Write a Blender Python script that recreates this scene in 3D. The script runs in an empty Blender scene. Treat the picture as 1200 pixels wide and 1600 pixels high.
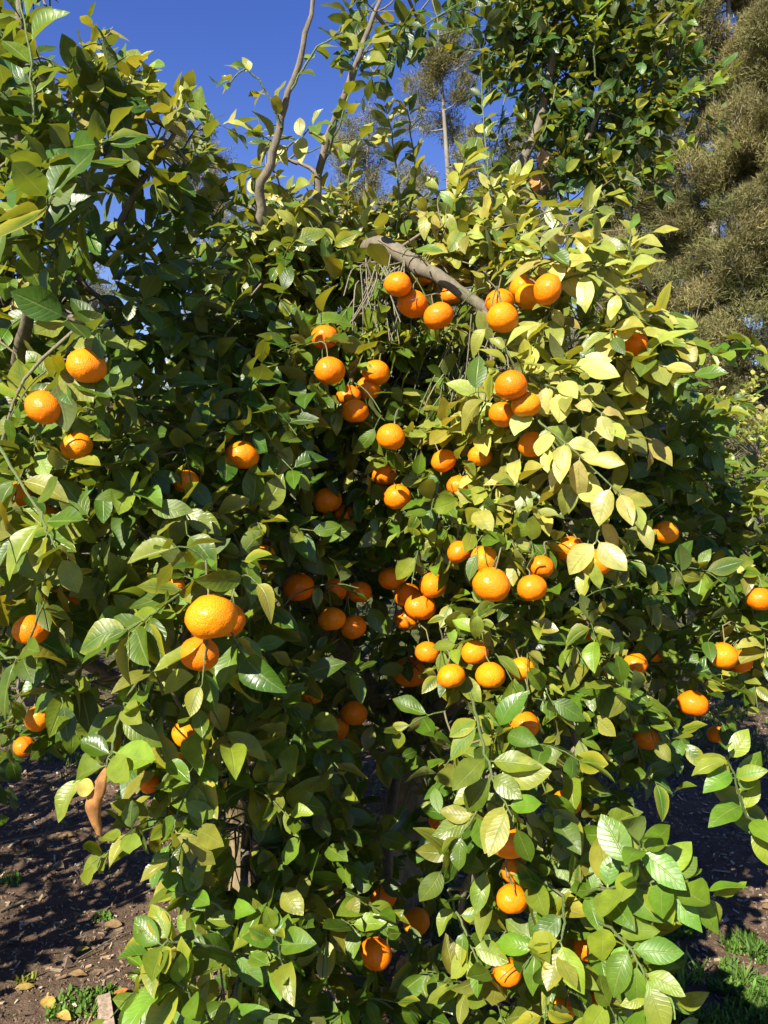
import bpy, math, random
import numpy as np
from mathutils import Vector

R = np.random.default_rng(11)
random.seed(11)
sc = bpy.context.scene
C = sc.collection

# ------------------------------------------------------------------ camera
FPX = 1258.0                                   # focal length in photo pixels (1200 wide)
CAM = np.array([0.0, 0.0, 1.5])
PITCH = math.radians(-2.7)
cam_d = bpy.data.cameras.new('camera')
cam = bpy.data.objects.new('camera', cam_d); C.objects.link(cam)
cam.location = CAM
cam.rotation_euler = (math.radians(90) + PITCH, 0, 0)
cam_d.sensor_fit = 'HORIZONTAL'; cam_d.sensor_width = 36.0
cam_d.lens = FPX / 1200 * 36.0
cam_d.clip_start = 0.05; cam_d.clip_end = 2000
sc.camera = cam
FWD = np.array([0, math.cos(PITCH), math.sin(PITCH)])
UPV = np.array([0, -math.sin(PITCH), math.cos(PITCH)])
RGT = np.array([1.0, 0, 0])

# ------------------------------------------------------------------ world and sun
SUN_EL = math.radians(40); SUN_AZ = math.radians(33)     # azimuth: left of straight behind the camera
SUN = np.array([-math.sin(SUN_AZ) * math.cos(SUN_EL), -math.cos(SUN_AZ) * math.cos(SUN_EL), math.sin(SUN_EL)])
w = bpy.data.worlds.new('World'); sc.world = w; w.use_nodes = True
wn = w.node_tree
sky = wn.nodes.new('ShaderNodeTexSky'); sky.sky_type = 'NISHITA'; sky.sun_disc = False
sky.sun_elevation = SUN_EL
sky.sun_rotation = math.atan2(SUN[0], SUN[1])
sky.altitude = 300; sky.air_density = 1.15; sky.dust_density = 0.0; sky.ozone_density = 1.6
hs = wn.nodes.new('ShaderNodeHueSaturation'); hs.inputs['Saturation'].default_value = 1.34; hs.inputs['Hue'].default_value = 0.53
wn.links.new(sky.outputs[0], hs.inputs['Color']); wn.links.new(hs.outputs[0], wn.nodes['Background'].inputs[0])
wn.nodes['Background'].inputs[1].default_value = 0.072
sd = bpy.data.lights.new('sun', 'SUN'); sd.energy = 5.0; sd.angle = math.radians(0.5); sd.color = (1.0, 0.94, 0.82)
so = bpy.data.objects.new('sun', sd); C.objects.link(so)
so.rotation_euler = Vector(SUN).to_track_quat('Z', 'Y').to_euler()
vs = sc.view_settings
vs.view_transform = 'Standard'; vs.look = 'None'; vs.exposure = 1.22; vs.gamma = 1.0; vs.use_curve_mapping = False
cy = sc.cycles
cy.max_bounces = 3; cy.diffuse_bounces = 1; cy.glossy_bounces = 2; cy.transmission_bounces = 3; cy.transparent_max_bounces = 4
cy.use_denoising = True; cy.use_adaptive_sampling = True; cy.adaptive_threshold = 0.02

# ------------------------------------------------------------------ helpers
def nrm(v):
    v = np.asarray(v, float)
    return v / np.maximum(np.linalg.norm(v, axis=-1, keepdims=True), 1e-9)

def P(px, py, d):
    """photo pixel at camera depth d (metres) -> world point"""
    px = np.asarray(px, float); py = np.asarray(py, float); d = np.asarray(d, float)
    a = ((px - 600) / FPX)[..., None]; b = (-(py - 800) / FPX)[..., None]
    return CAM + d[..., None] * (FWD + a * RGT + b * UPV)

def G(px, py):
    """photo pixel -> point on the ground plane"""
    r = FWD + (px - 600) / FPX * RGT - (py - 800) / FPX * UPV
    return CAM + r * (CAM[2] / -r[2])

def proj(p):
    q = p - CAM
    d = q @ FWD
    return 600 + FPX * (q @ RGT) / d, 800 - FPX * (q @ UPV) / d, d

def tag(o, label=None, cat=None, group=None, kind=None):
    if label: o['label'] = label
    if cat: o['category'] = cat
    if group: o['group'] = group
    if kind: o['kind'] = kind
    return o

def empty(name, loc):
    o = bpy.data.objects.new(name, None); C.objects.link(o)
    o.location = loc; o.empty_display_size = 0.1
    return o

def mesh_np(name, V, F, mat, smooth=True, uv=None, tint=None):
    """V (n,3); F (m,k) equal-size faces; uv (n,2) and tint (n,4) per vertex"""
    F = np.asarray(F, np.int32)
    me = bpy.data.meshes.new(name)
    n, (m, k) = len(V), F.shape
    me.vertices.add(n); me.loops.add(m * k); me.polygons.add(m)
    me.vertices.foreach_set('co', np.asarray(V, np.float32).ravel())
    me.loops.foreach_set('vertex_index', F.ravel())
    me.polygons.foreach_set('loop_start', np.arange(0, m * k, k, dtype=np.int32))
    me.polygons.foreach_set('use_smooth', np.full(m, smooth))
    if uv is not None:
        l = me.uv_layers.new(name='UVMap')
        l.data.foreach_set('uv', np.asarray(uv, np.float32)[F.ravel()].ravel())
    if tint is not None:
        a = me.color_attributes.new('tint', 'FLOAT_COLOR', 'POINT')
        a.data.foreach_set('color', np.asarray(tint, np.float32).ravel())
    me.update(calc_edges=True)
    if mat: me.materials.append(mat)
    return me

def obj(name, me, parent=None, loc=None):
    o = bpy.data.objects.new(name, me); C.objects.link(o)
    if loc is not None: o.location = loc
    if parent is not None:
        o.parent = parent
        o.location = (np.array(loc if loc is not None else (0, 0, 0)) - np.array(parent.location)) if parent.parent is None else o.location
    return o

def vnoise(x, y, s, seed):
    """smooth value noise, size s metres, range -1..1"""
    r = np.random.default_rng(seed); T = r.uniform(-1, 1, (256, 256))
    x = x / s + 1000; y = y / s + 1000
    i = np.floor(x).astype(int); j = np.floor(y).astype(int); fx = x - i; fy = y - j
    fx = fx * fx * (3 - 2 * fx); fy = fy * fy * (3 - 2 * fy)
    g = lambda a, b: T[a & 255, b & 255]
    return (g(i, j) * (1 - fx) + g(i + 1, j) * fx) * (1 - fy) + (g(i, j + 1) * (1 - fx) + g(i + 1, j + 1) * fx) * fy

class Tubes:
    def __init__(s): s.V = []; s.F = []; s.n = 0; s.T = []
    def add(s, pts, rad, sides=5, tint=(1, 1, 1, 1), wob=0.0):
        pts = np.asarray(pts, float); m = len(pts)
        rad = np.broadcast_to(np.asarray(rad, float), (m,)) if np.ndim(rad) else np.full(m, rad)
        t = nrm(np.gradient(pts, axis=0))
        ref = np.array([0.31, 0.23, 0.92]) if abs(t[0] @ np.array([0.31, 0.23, 0.92])) < 0.9 else np.array([0.9, -0.3, 0.1])
        a = nrm(ref - (t @ ref)[:, None] * t); b = np.cross(t, a)
        ang = np.arange(sides) * 2 * math.pi / sides
        rr = rad[:, None] * (1 + (R.uniform(-wob, wob, (m, sides)) if wob else 0))
        ring = pts[:, None] + rr[..., None] * (np.cos(ang)[None, :, None] * a[:, None] + np.sin(ang)[None, :, None] * b[:, None])
        i = np.arange(m - 1)[:, None] * sides; j = np.arange(sides)[None]; k = (j + 1) % sides
        f = np.stack([i + j, i + k, i + sides + k, i + sides + j], -1).reshape(-1, 4)
        s.V.append(ring.reshape(-1, 3)); s.F.append(f + s.n); s.T.append(np.tile(tint, (m * sides, 1)))
        s.n += m * sides
    def mesh(s, name, mat):
        return mesh_np(name, np.concatenate(s.V), np.concatenate(s.F), mat, True, None, np.concatenate(s.T))

def spline(pts, n):
    """Catmull-Rom through control points (k,d) -> (n,d)"""
    p = np.asarray(pts, float); k = len(p)
    if k == 2: return p[0] + (p[1] - p[0]) * np.linspace(0, 1, n)[:, None]
    q = np.vstack([2 * p[0] - p[1], p, 2 * p[-1] - p[-2]])
    u = np.linspace(0, k - 1 - 1e-6, n); i = u.astype(int); t = (u - i)[:, None]
    a, b, c, d = q[i], q[i + 1], q[i + 2], q[i + 3]
    return 0.5 * (2 * b + (c - a) * t + (2 * a - 5 * b + 4 * c - d) * t ** 2 + (3 * b - a - 3 * c + d) * t ** 3)

# ------------------------------------------------------------------ materials
def new_mat(name):
    m = bpy.data.materials.new(name); m.use_nodes = True
    nt = m.node_tree; b = nt.nodes['Principled BSDF']
    return m, nt, b
def N(nt, t, **kw):
    n = nt.nodes.new(t)
    for k, v in kw.items(): setattr(n, k, v)
    return n
def noise(nt, scale, detail=4, vec=None, rough=0.6):
    n = N(nt, 'ShaderNodeTexNoise'); n.inputs['Scale'].default_value = scale; n.inputs['Detail'].default_value = detail
    n.inputs['Roughness'].default_value = rough
    if vec is not None: nt.links.new(vec, n.inputs['Vector'])
    return n
def ramp(nt, fac, stops):
    r = N(nt, 'ShaderNodeValToRGB'); e = r.color_ramp.elements
    while len(e) < len(stops): e.new(0.5)
    for x, (p, c) in zip(e, stops): x.position = p; x.color = (*c, 1) if len(c) == 3 else c
    nt.links.new(fac, r.inputs[0]); return r
def mixc(nt, fac, a, b, mode='MIX'):
    m = N(nt, 'ShaderNodeMix', data_type='RGBA', blend_type=mode)
    for s, i in ((fac, 0), (a, 6), (b, 7)):
        if isinstance(s, (int, float)): m.inputs[i].default_value = s
        elif isinstance(s, tuple): m.inputs[i].default_value = (*s, 1)
        else: nt.links.new(s, m.inputs[i])
    return m.outputs[2]
def math_n(nt, op, a, b=None):
    m = N(nt, 'ShaderNodeMath', operation=op)
    for i, s in enumerate((a, b)):
        if s is None: continue
        if isinstance(s, (int, float)): m.inputs[i].default_value = s
        else: nt.links.new(s, m.inputs[i])
    return m.outputs[0]
def bump(nt, h, strength, dist, b):
    n = N(nt, 'ShaderNodeBump'); n.inputs['Strength'].default_value = strength; n.inputs['Distance'].default_value = dist
    nt.links.new(h, n.inputs['Height']); nt.links.new(n.outputs[0], b.inputs['Normal']); return n

def leaf_material(name, trans=0.30, gloss_lo=0.30, gloss_hi=0.5):
    m, nt, b = new_mat(name); L = nt.links
    at = N(nt, 'ShaderNodeAttribute', attribute_name='tint')
    uv = N(nt, 'ShaderNodeUVMap'); sep = N(nt, 'ShaderNodeSeparateXYZ'); L.new(uv.outputs[0], sep.inputs[0])
    u, v = sep.outputs[0], sep.outputs[1]
    av = math_n(nt, 'ABSOLUTE', math_n(nt, 'SUBTRACT', v, 0.5))          # 0 at midrib, 0.5 at margin
    rib = N(nt, 'ShaderNodeMapRange'); L.new(av, rib.inputs[0])
    rib.inputs[1].default_value = 0.012; rib.inputs[2].default_value = 0.045; rib.inputs[3].default_value = 1; rib.inputs[4].default_value = 0
    # side veins sweep towards the tip
    geo = N(nt, 'ShaderNodeNewGeometry')
    nj = noise(nt, 38, 2, geo.outputs['Position'])
    ph = math_n(nt, 'ADD', math_n(nt, 'MULTIPLY', math_n(nt, 'SUBTRACT', u, math_n(nt, 'MULTIPLY', av, 0.42)), 58.0), math_n(nt, 'MULTIPLY', nj.outputs[0], 5.0))
    sv = math_n(nt, 'POWER', math_n(nt, 'MULTIPLY', math_n(nt, 'ADD', math_n(nt, 'SINE', ph), 1.0), 0.5), 6.0)
    nz = nj
    nz2 = noise(nt, 9, 1, geo.outputs['Position'])
    col = mixc(nt, 1.0, at.outputs['Color'], ramp(nt, nz.outputs[0], [(0.3, (0.78, 0.80, 0.75)), (0.7, (1.18, 1.14, 1.1))]).outputs[0], 'MULTIPLY')
    # yellowing towards margin and tip on ageing leaves (alpha of the tint carries age)
    age = at.outputs['Alpha']
    edge = math_n(nt, 'MULTIPLY', math_n(nt, 'ADD', math_n(nt, 'MULTIPLY', av, 1.3), math_n(nt, 'SUBTRACT', nz2.outputs[0], 0.35)), age)
    edge = N(nt, 'ShaderNodeClamp').inputs[0] if False else edge
    mr = N(nt, 'ShaderNodeMapRange'); L.new(edge, mr.inputs[0]); mr.inputs[1].default_value = 0.12; mr.inputs[2].default_value = 0.5
    col = mixc(nt, mr.outputs[0], col, (0.30, 0.28, 0.02))
    col = mixc(nt, math_n(nt, 'MULTIPLY', sv, 0.06), col, (0.20, 0.24, 0.06))
    col = mixc(nt, math_n(nt, 'MULTIPLY', rib.outputs[0], 0.42), col, (0.24, 0.27, 0.07))
    # pale, duller underside
    under = mixc(nt, 0.45, col, (0.17, 0.20, 0.075))
    col = mixc(nt, geo.outputs['Backfacing'], col, under)
    L.new(col, b.inputs['Base Color'])
    rr = ramp(nt, nz2.outputs[0], [(0.3, (gloss_lo,) * 3), (0.7, (gloss_hi,) * 3)])
    rough = math_n(nt, 'ADD', rr.outputs[0], math_n(nt, 'MULTIPLY', geo.outputs['Backfacing'], 0.25))
    L.new(rough, b.inputs['Roughness'])
    b.inputs['Specular IOR Level'].default_value = 0.5
    h = math_n(nt, 'ADD', math_n(nt, 'MULTIPLY', sv, -0.16), math_n(nt, 'ADD', math_n(nt, 'MULTIPLY', rib.outputs[0], -1.0), math_n(nt, 'MULTIPLY', nz.outputs[0], 0.9)))
    bp = bump(nt, h, 0.35, 0.004, b)
    tr = N(nt, 'ShaderNodeBsdfTranslucent')
    tc = mixc(nt, 1.0, col, (2.2, 1.8, 0.4), 'MULTIPLY')
    L.new(tc, tr.inputs[0])
    mx = N(nt, 'ShaderNodeMixShader'); mx.inputs[0].default_value = trans
    L.new(b.outputs[0], mx.inputs[1]); L.new(tr.outputs[0], mx.inputs[2])
    L.new(mx.outputs[0], nt.nodes['Material Output'].inputs[0])
    return m

M_LEAF = leaf_material('citrus_leaf')
def bark_material(name, c1, c2, scale=60, rough=0.85):
    m, nt, b = new_mat(name); L = nt.links
    geo = N(nt, 'ShaderNodeNewGeometry')
    mp = N(nt, 'ShaderNodeMapping'); mp.inputs['Scale'].default_value = (1, 1, 0.35); L.new(geo.outputs['Position'], mp.inputs[0])
    n1 = noise(nt, scale, 6, mp.outputs[0], 0.7); n2 = noise(nt, scale * 0.12, 3, geo.outputs['Position'])
    at = N(nt, 'ShaderNodeAttribute', attribute_name='tint')
    col = ramp(nt, n1.outputs[0], [(0.3, c1), (0.7, c2)]).outputs[0]
    col = mixc(nt, n2.outputs[0], col, mixc(nt, 0.5, col, (0.20, 0.21, 0.15)))
    col = mixc(nt, 1.0, col, at.outputs['Color'], 'MULTIPLY')
    L.new(col, b.inputs['Base Color']); b.inputs['Roughness'].default_value = rough
    bump(nt, n1.outputs[0], 0.9, 0.006, b)
    return m
M_BARK = bark_material('citrus_bark', (0.065, 0.045, 0.028), (0.215, 0.160, 0.100))
M_TWIG = bark_material('citrus_twig', (0.8, 0.8, 0.8), (1.0, 1.0, 1.0), 120, 0.6)   # colour comes from the tint
M_BARK2 = bark_material('casuarina_bark', (0.12, 0.10, 0.08), (0.30, 0.26, 0.21), 4)

def peel_material():
    m, nt, b = new_mat('mandarin_peel'); L = nt.links
    oi = N(nt, 'ShaderNodeObjectInfo'); tc = N(nt, 'ShaderNodeTexCoord')
    n1 = noise(nt, 35, 3, tc.outputs['Object']); 
    vo = N(nt, 'ShaderNodeTexVoronoi'); vo.inputs['Scale'].default_value = 420; L.new(tc.outputs['Object'], vo.inputs['Vector'])
    pore = ramp(nt, vo.outputs['Distance'], [(0.0, (0, 0, 0)), (0.45, (1, 1, 1))])
    base = ramp(nt, oi.outputs['Random'], [(0.0, (0.84, 0.185, 0.002)), (0.6, (0.90, 0.235, 0.003)), (1.0, (0.93, 0.30, 0.004))]).outputs[0]
    col = mixc(nt, ramp(nt, n1.outputs[0], [(0.35, (0, 0, 0)), (0.75, (0.55,) * 3)]).outputs[0], base, mixc(nt, 0.5, base, (0.80, 0.16, 0.004)))
    col = mixc(nt, math_n(nt, 'MULTIPLY', math_n(nt, 'SUBTRACT', 1.0, pore.outputs[0]), 0.22), col, (0.70, 0.15, 0.005))
    nb = noise(nt, 14, 5, tc.outputs['Object'], 0.75)
    col = mixc(nt, ramp(nt, nb.outputs[0], [(0.69, (0, 0, 0)), (0.78, (0.5,) * 3)]).outputs[0], col, (0.33, 0.17, 0.05))   # scuffs
    L.new(col, b.inputs['Base Color'])
    b.inputs['Roughness'].default_value = 0.34; b.inputs['Specular IOR Level'].default_value = 0.28
    h = math_n(nt, 'ADD', math_n(nt, 'MULTIPLY', pore.outputs[0], 0.35), math_n(nt, 'MULTIPLY', n1.outputs[0], 1.5))
    bump(nt, h, 0.7, 0.0035, b)
    return m
M_PEEL = peel_material()

def plain(name, c1, c2, scale, rough=0.8, bs=0.4, bd=0.01):
    m, nt, b = new_mat(name)
    geo = N(nt, 'ShaderNodeNewGeometry'); n = noise(nt, scale, 5, geo.outputs['Position'])
    nt.links.new(ramp(nt, n.outputs[0], [(0.3, c1), (0.7, c2)]).outputs[0], b.inputs['Base Color'])
    b.inputs['Roughness'].default_value = rough
    bump(nt, n.outputs[0], bs, bd, b); return m
M_CALYX = plain('calyx_green', (0.10, 0.13, 0.03), (0.20, 0.19, 0.06), 200)

def tint_mat(name, rough=0.8, trans=0.0, var=0.25, scale=60):
    m, nt, b = new_mat(name); L = nt.links
    at = N(nt, 'ShaderNodeAttribute', attribute_name='tint'); geo = N(nt, 'ShaderNodeNewGeometry')
    n = noise(nt, scale, 4, geo.outputs['Position'])
    col = mixc(nt, 1.0, at.outputs['Color'], ramp(nt, n.outputs[0], [(0.3, (1 - var,) * 3), (0.7, (1 + var,) * 3)]).outputs[0], 'MULTIPLY')
    L.new(col, b.inputs['Base Color']); b.inputs['Roughness'].default_value = rough
    b.inputs['Specular IOR Level'].default_value = 0.25
    if trans:
        tr = N(nt, 'ShaderNodeBsdfTranslucent'); L.new(mixc(nt, 1.0, col, (1.4, 1.4, 0.8), 'MULTIPLY'), tr.inputs[0])
        mx = N(nt, 'ShaderNodeMixShader'); mx.inputs[0].default_value = trans
        L.new(b.outputs[0], mx.inputs[1]); L.new(tr.outputs[0], mx.inputs[2]); L.new(mx.outputs[0], nt.nodes['Material Output'].inputs[0])
    else:
        bump(nt, n.outputs[0], 0.5, 0.004, b)
    return m
M_NEEDLE = tint_mat('casuarina_needles', 0.75, 0.25, 0.35, 0.8)
M_GRASS = tint_mat('grass_blades', 0.6, 0.3, 0.25, 12)
M_CHIP = tint_mat('wood_chips', 0.9, 0, 0.3, 90)
M_DRY = tint_mat('dry_leaf', 0.7, 0.2, 0.35, 70)

def soil_material():
    m, nt, b = new_mat('soil'); L = nt.links
    geo = N(nt, 'ShaderNodeNewGeometry'); p = geo.outputs['Position']
    n1 = noise(nt, 1.3, 4, p); n2 = noise(nt, 26, 6, p, 0.7); n3 = noise(nt, 150, 4, p, 0.7)
    col = ramp(nt, n2.outputs[0], [(0.28, (0.075, 0.048, 0.029)), (0.55, (0.140, 0.093, 0.058)), (0.75, (0.21, 0.15, 0.095))]).outputs[0]
    col = mixc(nt, ramp(nt, n3.outputs[0], [(0.6, (0, 0, 0)), (0.72, (0.65,) * 3)]).outputs[0], col, (0.27, 0.215, 0.155))
    col = mixc(nt, ramp(nt, n1.outputs[0], [(0.4, (0, 0, 0)), (0.65, (0.4,) * 3)]).outputs[0], col, (0.11, 0.072, 0.05))
    # mown green far from the orchard row
    sx = N(nt, 'ShaderNodeSeparateXYZ'); L.new(p, sx.inputs[0])
    far = N(nt, 'ShaderNodeMapRange'); L.new(sx.outputs[1], far.inputs[0]); far.inputs[1].default_value = 4.2; far.inputs[2].default_value = 7.5
    g = noise(nt, 3.0, 6, p)
    fm = math_n(nt, 'MULTIPLY', far.outputs[0], ramp(nt, g.outputs[0], [(0.35, (0.2,) * 3), (0.6, (1,) * 3)]).outputs[0])
    col = mixc(nt, fm, col, (0.075, 0.105, 0.022))
    L.new(col, b.inputs['Base Color']); b.inputs['Roughness'].default_value = 0.95; b.inputs['Specular IOR Level'].default_value = 0.15
    h = math_n(nt, 'ADD', n2.outputs[0], math_n(nt, 'MULTIPLY', n3.outputs[0], 0.5))
    bump(nt, h, 0.9, 0.02, b)
    return m
M_SOIL = soil_material()

# ------------------------------------------------------------------ ground: one sheet, fine in front, coarse to the horizon
def axis(lo, hi, step, out):
    a = list(np.arange(lo, hi + 1e-6, step)); s = step; x = hi
    while x < out: s *= 1.25; x += s; a.append(x)
    s = step; x = lo
    while x > -out: s *= 1.25; x -= s; a.insert(0, x)
    return np.array(a)
gx = axis(-2.2, 2.4, 0.018, 600); gy = axis(1.6, 5.2, 0.018, 900)
def gz(x, y):
    near = np.clip((7 - np.hypot(x, y - 2.5)) / 4, 0, 1)
    z = 0.030 * vnoise(x, y, 0.9, 1) + near * (0.011 * vnoise(x, y, 0.17, 2) + 0.006 * vnoise(x, y, 0.065, 3) + 0.004 * np.abs(vnoise(x, y, 0.03, 4)))
    return z
X, Y = np.meshgrid(gx, gy); nx, ny = len(gx), len(gy)
Vg = np.stack([X, Y, gz(X, Y)], -1).reshape(-1, 3)
i = (np.arange(ny - 1)[:, None] * nx + np.arange(nx - 1)[None]).ravel()
Fg = np.stack([i, i + 1, i + nx + 1, i + nx], -1)
tag(obj('ground', mesh_np('ground', Vg, Fg, M_SOIL)), kind='structure')

# ------------------------------------------------------------------ leaves
T_ROW = np.array([0, .10, .13, .20, .30, .42, .55, .68, .80, .91, 1.0])
W_ROW = np.array([.035, .05, .20, .52, .80, .96, 1.0, .90, .67, .34, .02])
S_COL = np.array([-1, 0, 1.0])
NV = 33
_i = (np.arange(10)[:, None] * 3 + np.arange(2)[None]).ravel()
LEAF_F = np.stack([_i, _i + 3, _i + 4, _i + 1], -1)
LEAF_UV = np.stack(np.broadcast_arrays(T_ROW[:, None], 0.5 + 0.5 * S_COL[None]), -1).reshape(-1, 2)

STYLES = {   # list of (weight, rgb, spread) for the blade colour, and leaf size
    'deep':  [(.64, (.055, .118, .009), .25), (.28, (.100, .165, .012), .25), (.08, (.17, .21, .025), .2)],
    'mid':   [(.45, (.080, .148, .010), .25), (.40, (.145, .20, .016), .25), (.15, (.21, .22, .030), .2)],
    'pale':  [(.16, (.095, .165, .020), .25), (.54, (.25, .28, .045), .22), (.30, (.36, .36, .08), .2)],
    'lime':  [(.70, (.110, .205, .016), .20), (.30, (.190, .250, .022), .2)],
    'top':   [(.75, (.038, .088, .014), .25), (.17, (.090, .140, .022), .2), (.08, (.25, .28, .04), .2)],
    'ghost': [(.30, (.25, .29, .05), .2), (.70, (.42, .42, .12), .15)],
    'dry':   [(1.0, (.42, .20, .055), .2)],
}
class Leaves:
    """collects leaves of one tree as arrays"""
    def __init__(s): s.base = []; s.ax = []; s.nn = []; s.len = []; s.wid = []; s.tint = []; s.keep = []
    def add(s, base, ax, nn, ln, style, wr=None, keep=False):
        n = len(base)
        s.base.append(base); s.ax.append(nrm(ax)); s.nn.append(nn); s.len.append(np.broadcast_to(ln, (n,)).copy())
        s.wid.append(R.uniform(.42, .58, n) if wr is None else np.full(n, wr))
        st = STYLES[style]; k = R.choice(len(st), n, p=[q[0] for q in st])
        c = np.array([q[1] for q in st])[k] * (1 + R.normal(0, 1, (n, 1)) * np.array([q[2] for q in st])[k][:, None] * .8)
        c = np.clip(c * (1 + R.normal(0, .07, (n, 3))), 0.006, .6)
        age = (R.random(n) < .24) * R.uniform(.1, .75, n)
        s.tint.append(np.concatenate([c, age[:, None]], 1)); s.keep.append(np.full(n, keep))
    def pack(s):
        for k in ('base', 'ax', 'nn', 'len', 'wid', 'tint', 'keep'): setattr(s, k, np.concatenate(getattr(s, k)))
        a = s.ax; n = s.nn - np.sum(s.nn * a, 1, keepdims=True) * a
        bad = np.linalg.norm(n, axis=1) < .05
        n[bad] += np.cross(a[bad], np.array([.3, .5, .8]))
        s.nn = nrm(n)
    def sel(s, m):
        for k in ('base', 'ax', 'nn', 'len', 'wid', 'tint', 'keep'): setattr(s, k, getattr(s, k)[m])
    def verts(s):
        n = len(s.base); b = np.cross(s.nn, s.ax)
        L = s.len[:, None, None]; W = (s.len * s.wid)[:, None, None] * .5
        t = T_ROW[None, :, None]; c = S_COL[None, None, :]
        curl = R.normal(.16, .20, n)[:, None, None]                    # blade arches down along its length
        fold = R.uniform(.05, .55, n)[:, None, None]                   # V along the midrib
        cup = R.normal(.0, .22, n)[:, None, None]
        wav = R.uniform(.0, .22, n)[:, None, None]; ph = R.uniform(0, 6.28, n)[:, None, None]
        skew = R.normal(0, .10, n)[:, None, None]; twist = R.normal(0, .35, n)[:, None, None]
        blade = np.clip((t - .11) / .89, 0, 1)
        w = W * W_ROW[None, :, None]
        lat = w * c
        h = np.abs(lat) * fold + cup * W * c * c * W_ROW[None, :, None] * np.sin(blade * 3.1) + wav * w * np.abs(c) * np.sin(blade * 10 + ph + (c > 0) * 2.1) + lat * twist * blade
        h = h - curl * L * blade ** 2
        al = L * (t * (1 - .12 * np.abs(curl) * blade)) 
        lat = lat + skew * L * blade ** 2
        V = s.base[:, None, None] + al[..., None] * s.ax[:, None, None] + lat[..., None] * b[:, None, None] + h[..., None] * s.nn[:, None, None]
        return V.reshape(n, NV, 3)

def shoot(Lv, p0, d0, length, n, size, style, droop=.25, sunward=.5, spread=1.0, keep=False):
    """n leaves round a short shoot; returns the shoot's centre line"""
    d0 = nrm(d0)
    t = np.linspace(0, 1, 5)[:, None]
    line = p0 + d0 * length * t + np.array([0, 0, -1]) * droop * length * t ** 2
    k = np.sort(R.uniform(.12, 1, n)); k[-1] = 1.0
    pos = p0 + d0 * length * k[:, None] + np.array([0, 0, -1]) * droop * length * k[:, None] ** 2
    ref = nrm(np.cross(d0, [.2, .3, 1.])); ref2 = np.cross(d0, ref)
    ph = R.uniform(0, 6.28) + np.arange(n) * 2.4 + R.normal(0, .35, n)
    rad = np.cos(ph)[:, None] * ref + np.sin(ph)[:, None] * ref2
    tip = (k ** 2)[:, None]
    ax = d0 * (.45 + .55 * tip) + rad * spread * (1.05 - .35 * tip) + np.array([0, 0, -1]) * droop * R.uniform(.3, 1.6, (n, 1)) + R.normal(0, .18, (n, 3))
    nn = np.array([0, 0, .55]) + SUN * sunward + d0 * .25 + R.normal(0, .36 if style == 'pale' else .52, (n, 3)) + (SUN * .45 if style == 'pale' else 0)
    ln = size * R.uniform(.62, 1.22, n) * (1 - .25 * (k > .93) * R.random(n))
    Lv.add(pos, ax, nn, ln, style, keep=keep)
    return line

class Tree:
    def __init__(s, name, base, label, cat, group):
        s.root = empty(name, base); tag(s.root, label, cat, group)
        s.lv = Leaves(); s.tw = Tubes(); s.nodes = []; s.tips = []
    def limb(s, pts, r0, r1, n=14, sides=8, name='limb', wob=.06, tint=(1, 1, 1, 1)):
        p = spline(pts, n); p[1:-1] += R.normal(0, .022, p[1:-1].shape) * np.linalg.norm(p[1] - p[0])
        tb = Tubes(); tb.add(p, np.linspace(r0, r1, n) * (1 + R.normal(0, .025, n)), sides, tint, wob * .6)
        o = obj(name, tb.mesh(name, M_BARK), s.root)
        o.location = -np.array(s.root.location)
        s.nodes.append(p); return p
    def near(s, q):
        a = np.concatenate(s.nodes); return a[np.argmin(np.linalg.norm(a - q, axis=1))]
    def twig(s, a, b, r0, r1, sag=.1, tint=None):
        m = (a + b) / 2 + R.normal(0, .06, 3) * np.linalg.norm(b - a) + np.array([0, 0, sag * np.linalg.norm(b - a)])
        n = 4 if np.linalg.norm(b - a) < .15 else 7
        if tint is None:
            g = R.random(); tint = (.16 + .12 * g, .17 + .06 * g, .07 + .04 * g, 1) if R.random() < .6 else (.24, .19, .13, 1)
        s.tw.add(spline([a, m, b], n), np.linspace(r0, r1, n), 4, tint)

def blob(T, cx, cy, rx, ry, d, style, dens=1.0, th=.55, size=.082, out=.6, up=.05, droop=.3, sunward=.5, nl=(6, 10), shlen=(.09, .2)):
    """a mass of shoots round a sub-branch; pixel ellipse at depth d, th metres thick"""
    size *= .94
    area = math.pi * rx * ry * (d / FPX) ** 2
    n = max(3, int(dens * 5.2 * area / (.0015 * (size / .085) ** 2 * 7.5)))
    a = R.uniform(0, 6.283, n); r = np.sqrt(R.random(n)) 
    px = cx + rx * r * np.cos(a); py = cy + ry * r * np.sin(a)
    dd = d + .16 * r ** 2 * min(1, rx / 130) + th * R.random(n) ** 2.1
    p = P(px, py, dd)
    hub = P(cx, cy, d + th * .7)
    start = T.near(hub)
    T.twig(start, hub, .007, .005, .08, (.26, .20, .14, 1))
    order = np.argsort(np.linalg.norm(p - hub, axis=1)); conn = [start * .3 + hub * .7, hub]
    for i in order:
        q = p[i]; c = np.array(conn); dist = np.linalg.norm(c - q, axis=1)
        c0 = c[np.argmin(dist)]
        T.twig(c0, q, .0030, .0022, .04)
        conn.append(q); T.tips.append(q)
        d0 = nrm(q - hub) * out + nrm(q - c0) * .4 + np.array([0, -.25, up]) + R.normal(0, .32, 3)
        line = shoot(T.lv, q, d0, R.uniform(*shlen), R.integers(*nl), size, style, droop, sunward)
        T.tw.add(line, np.linspace(.0022, .0012, 5), 4, (.13, .19, .045, 1))

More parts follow.
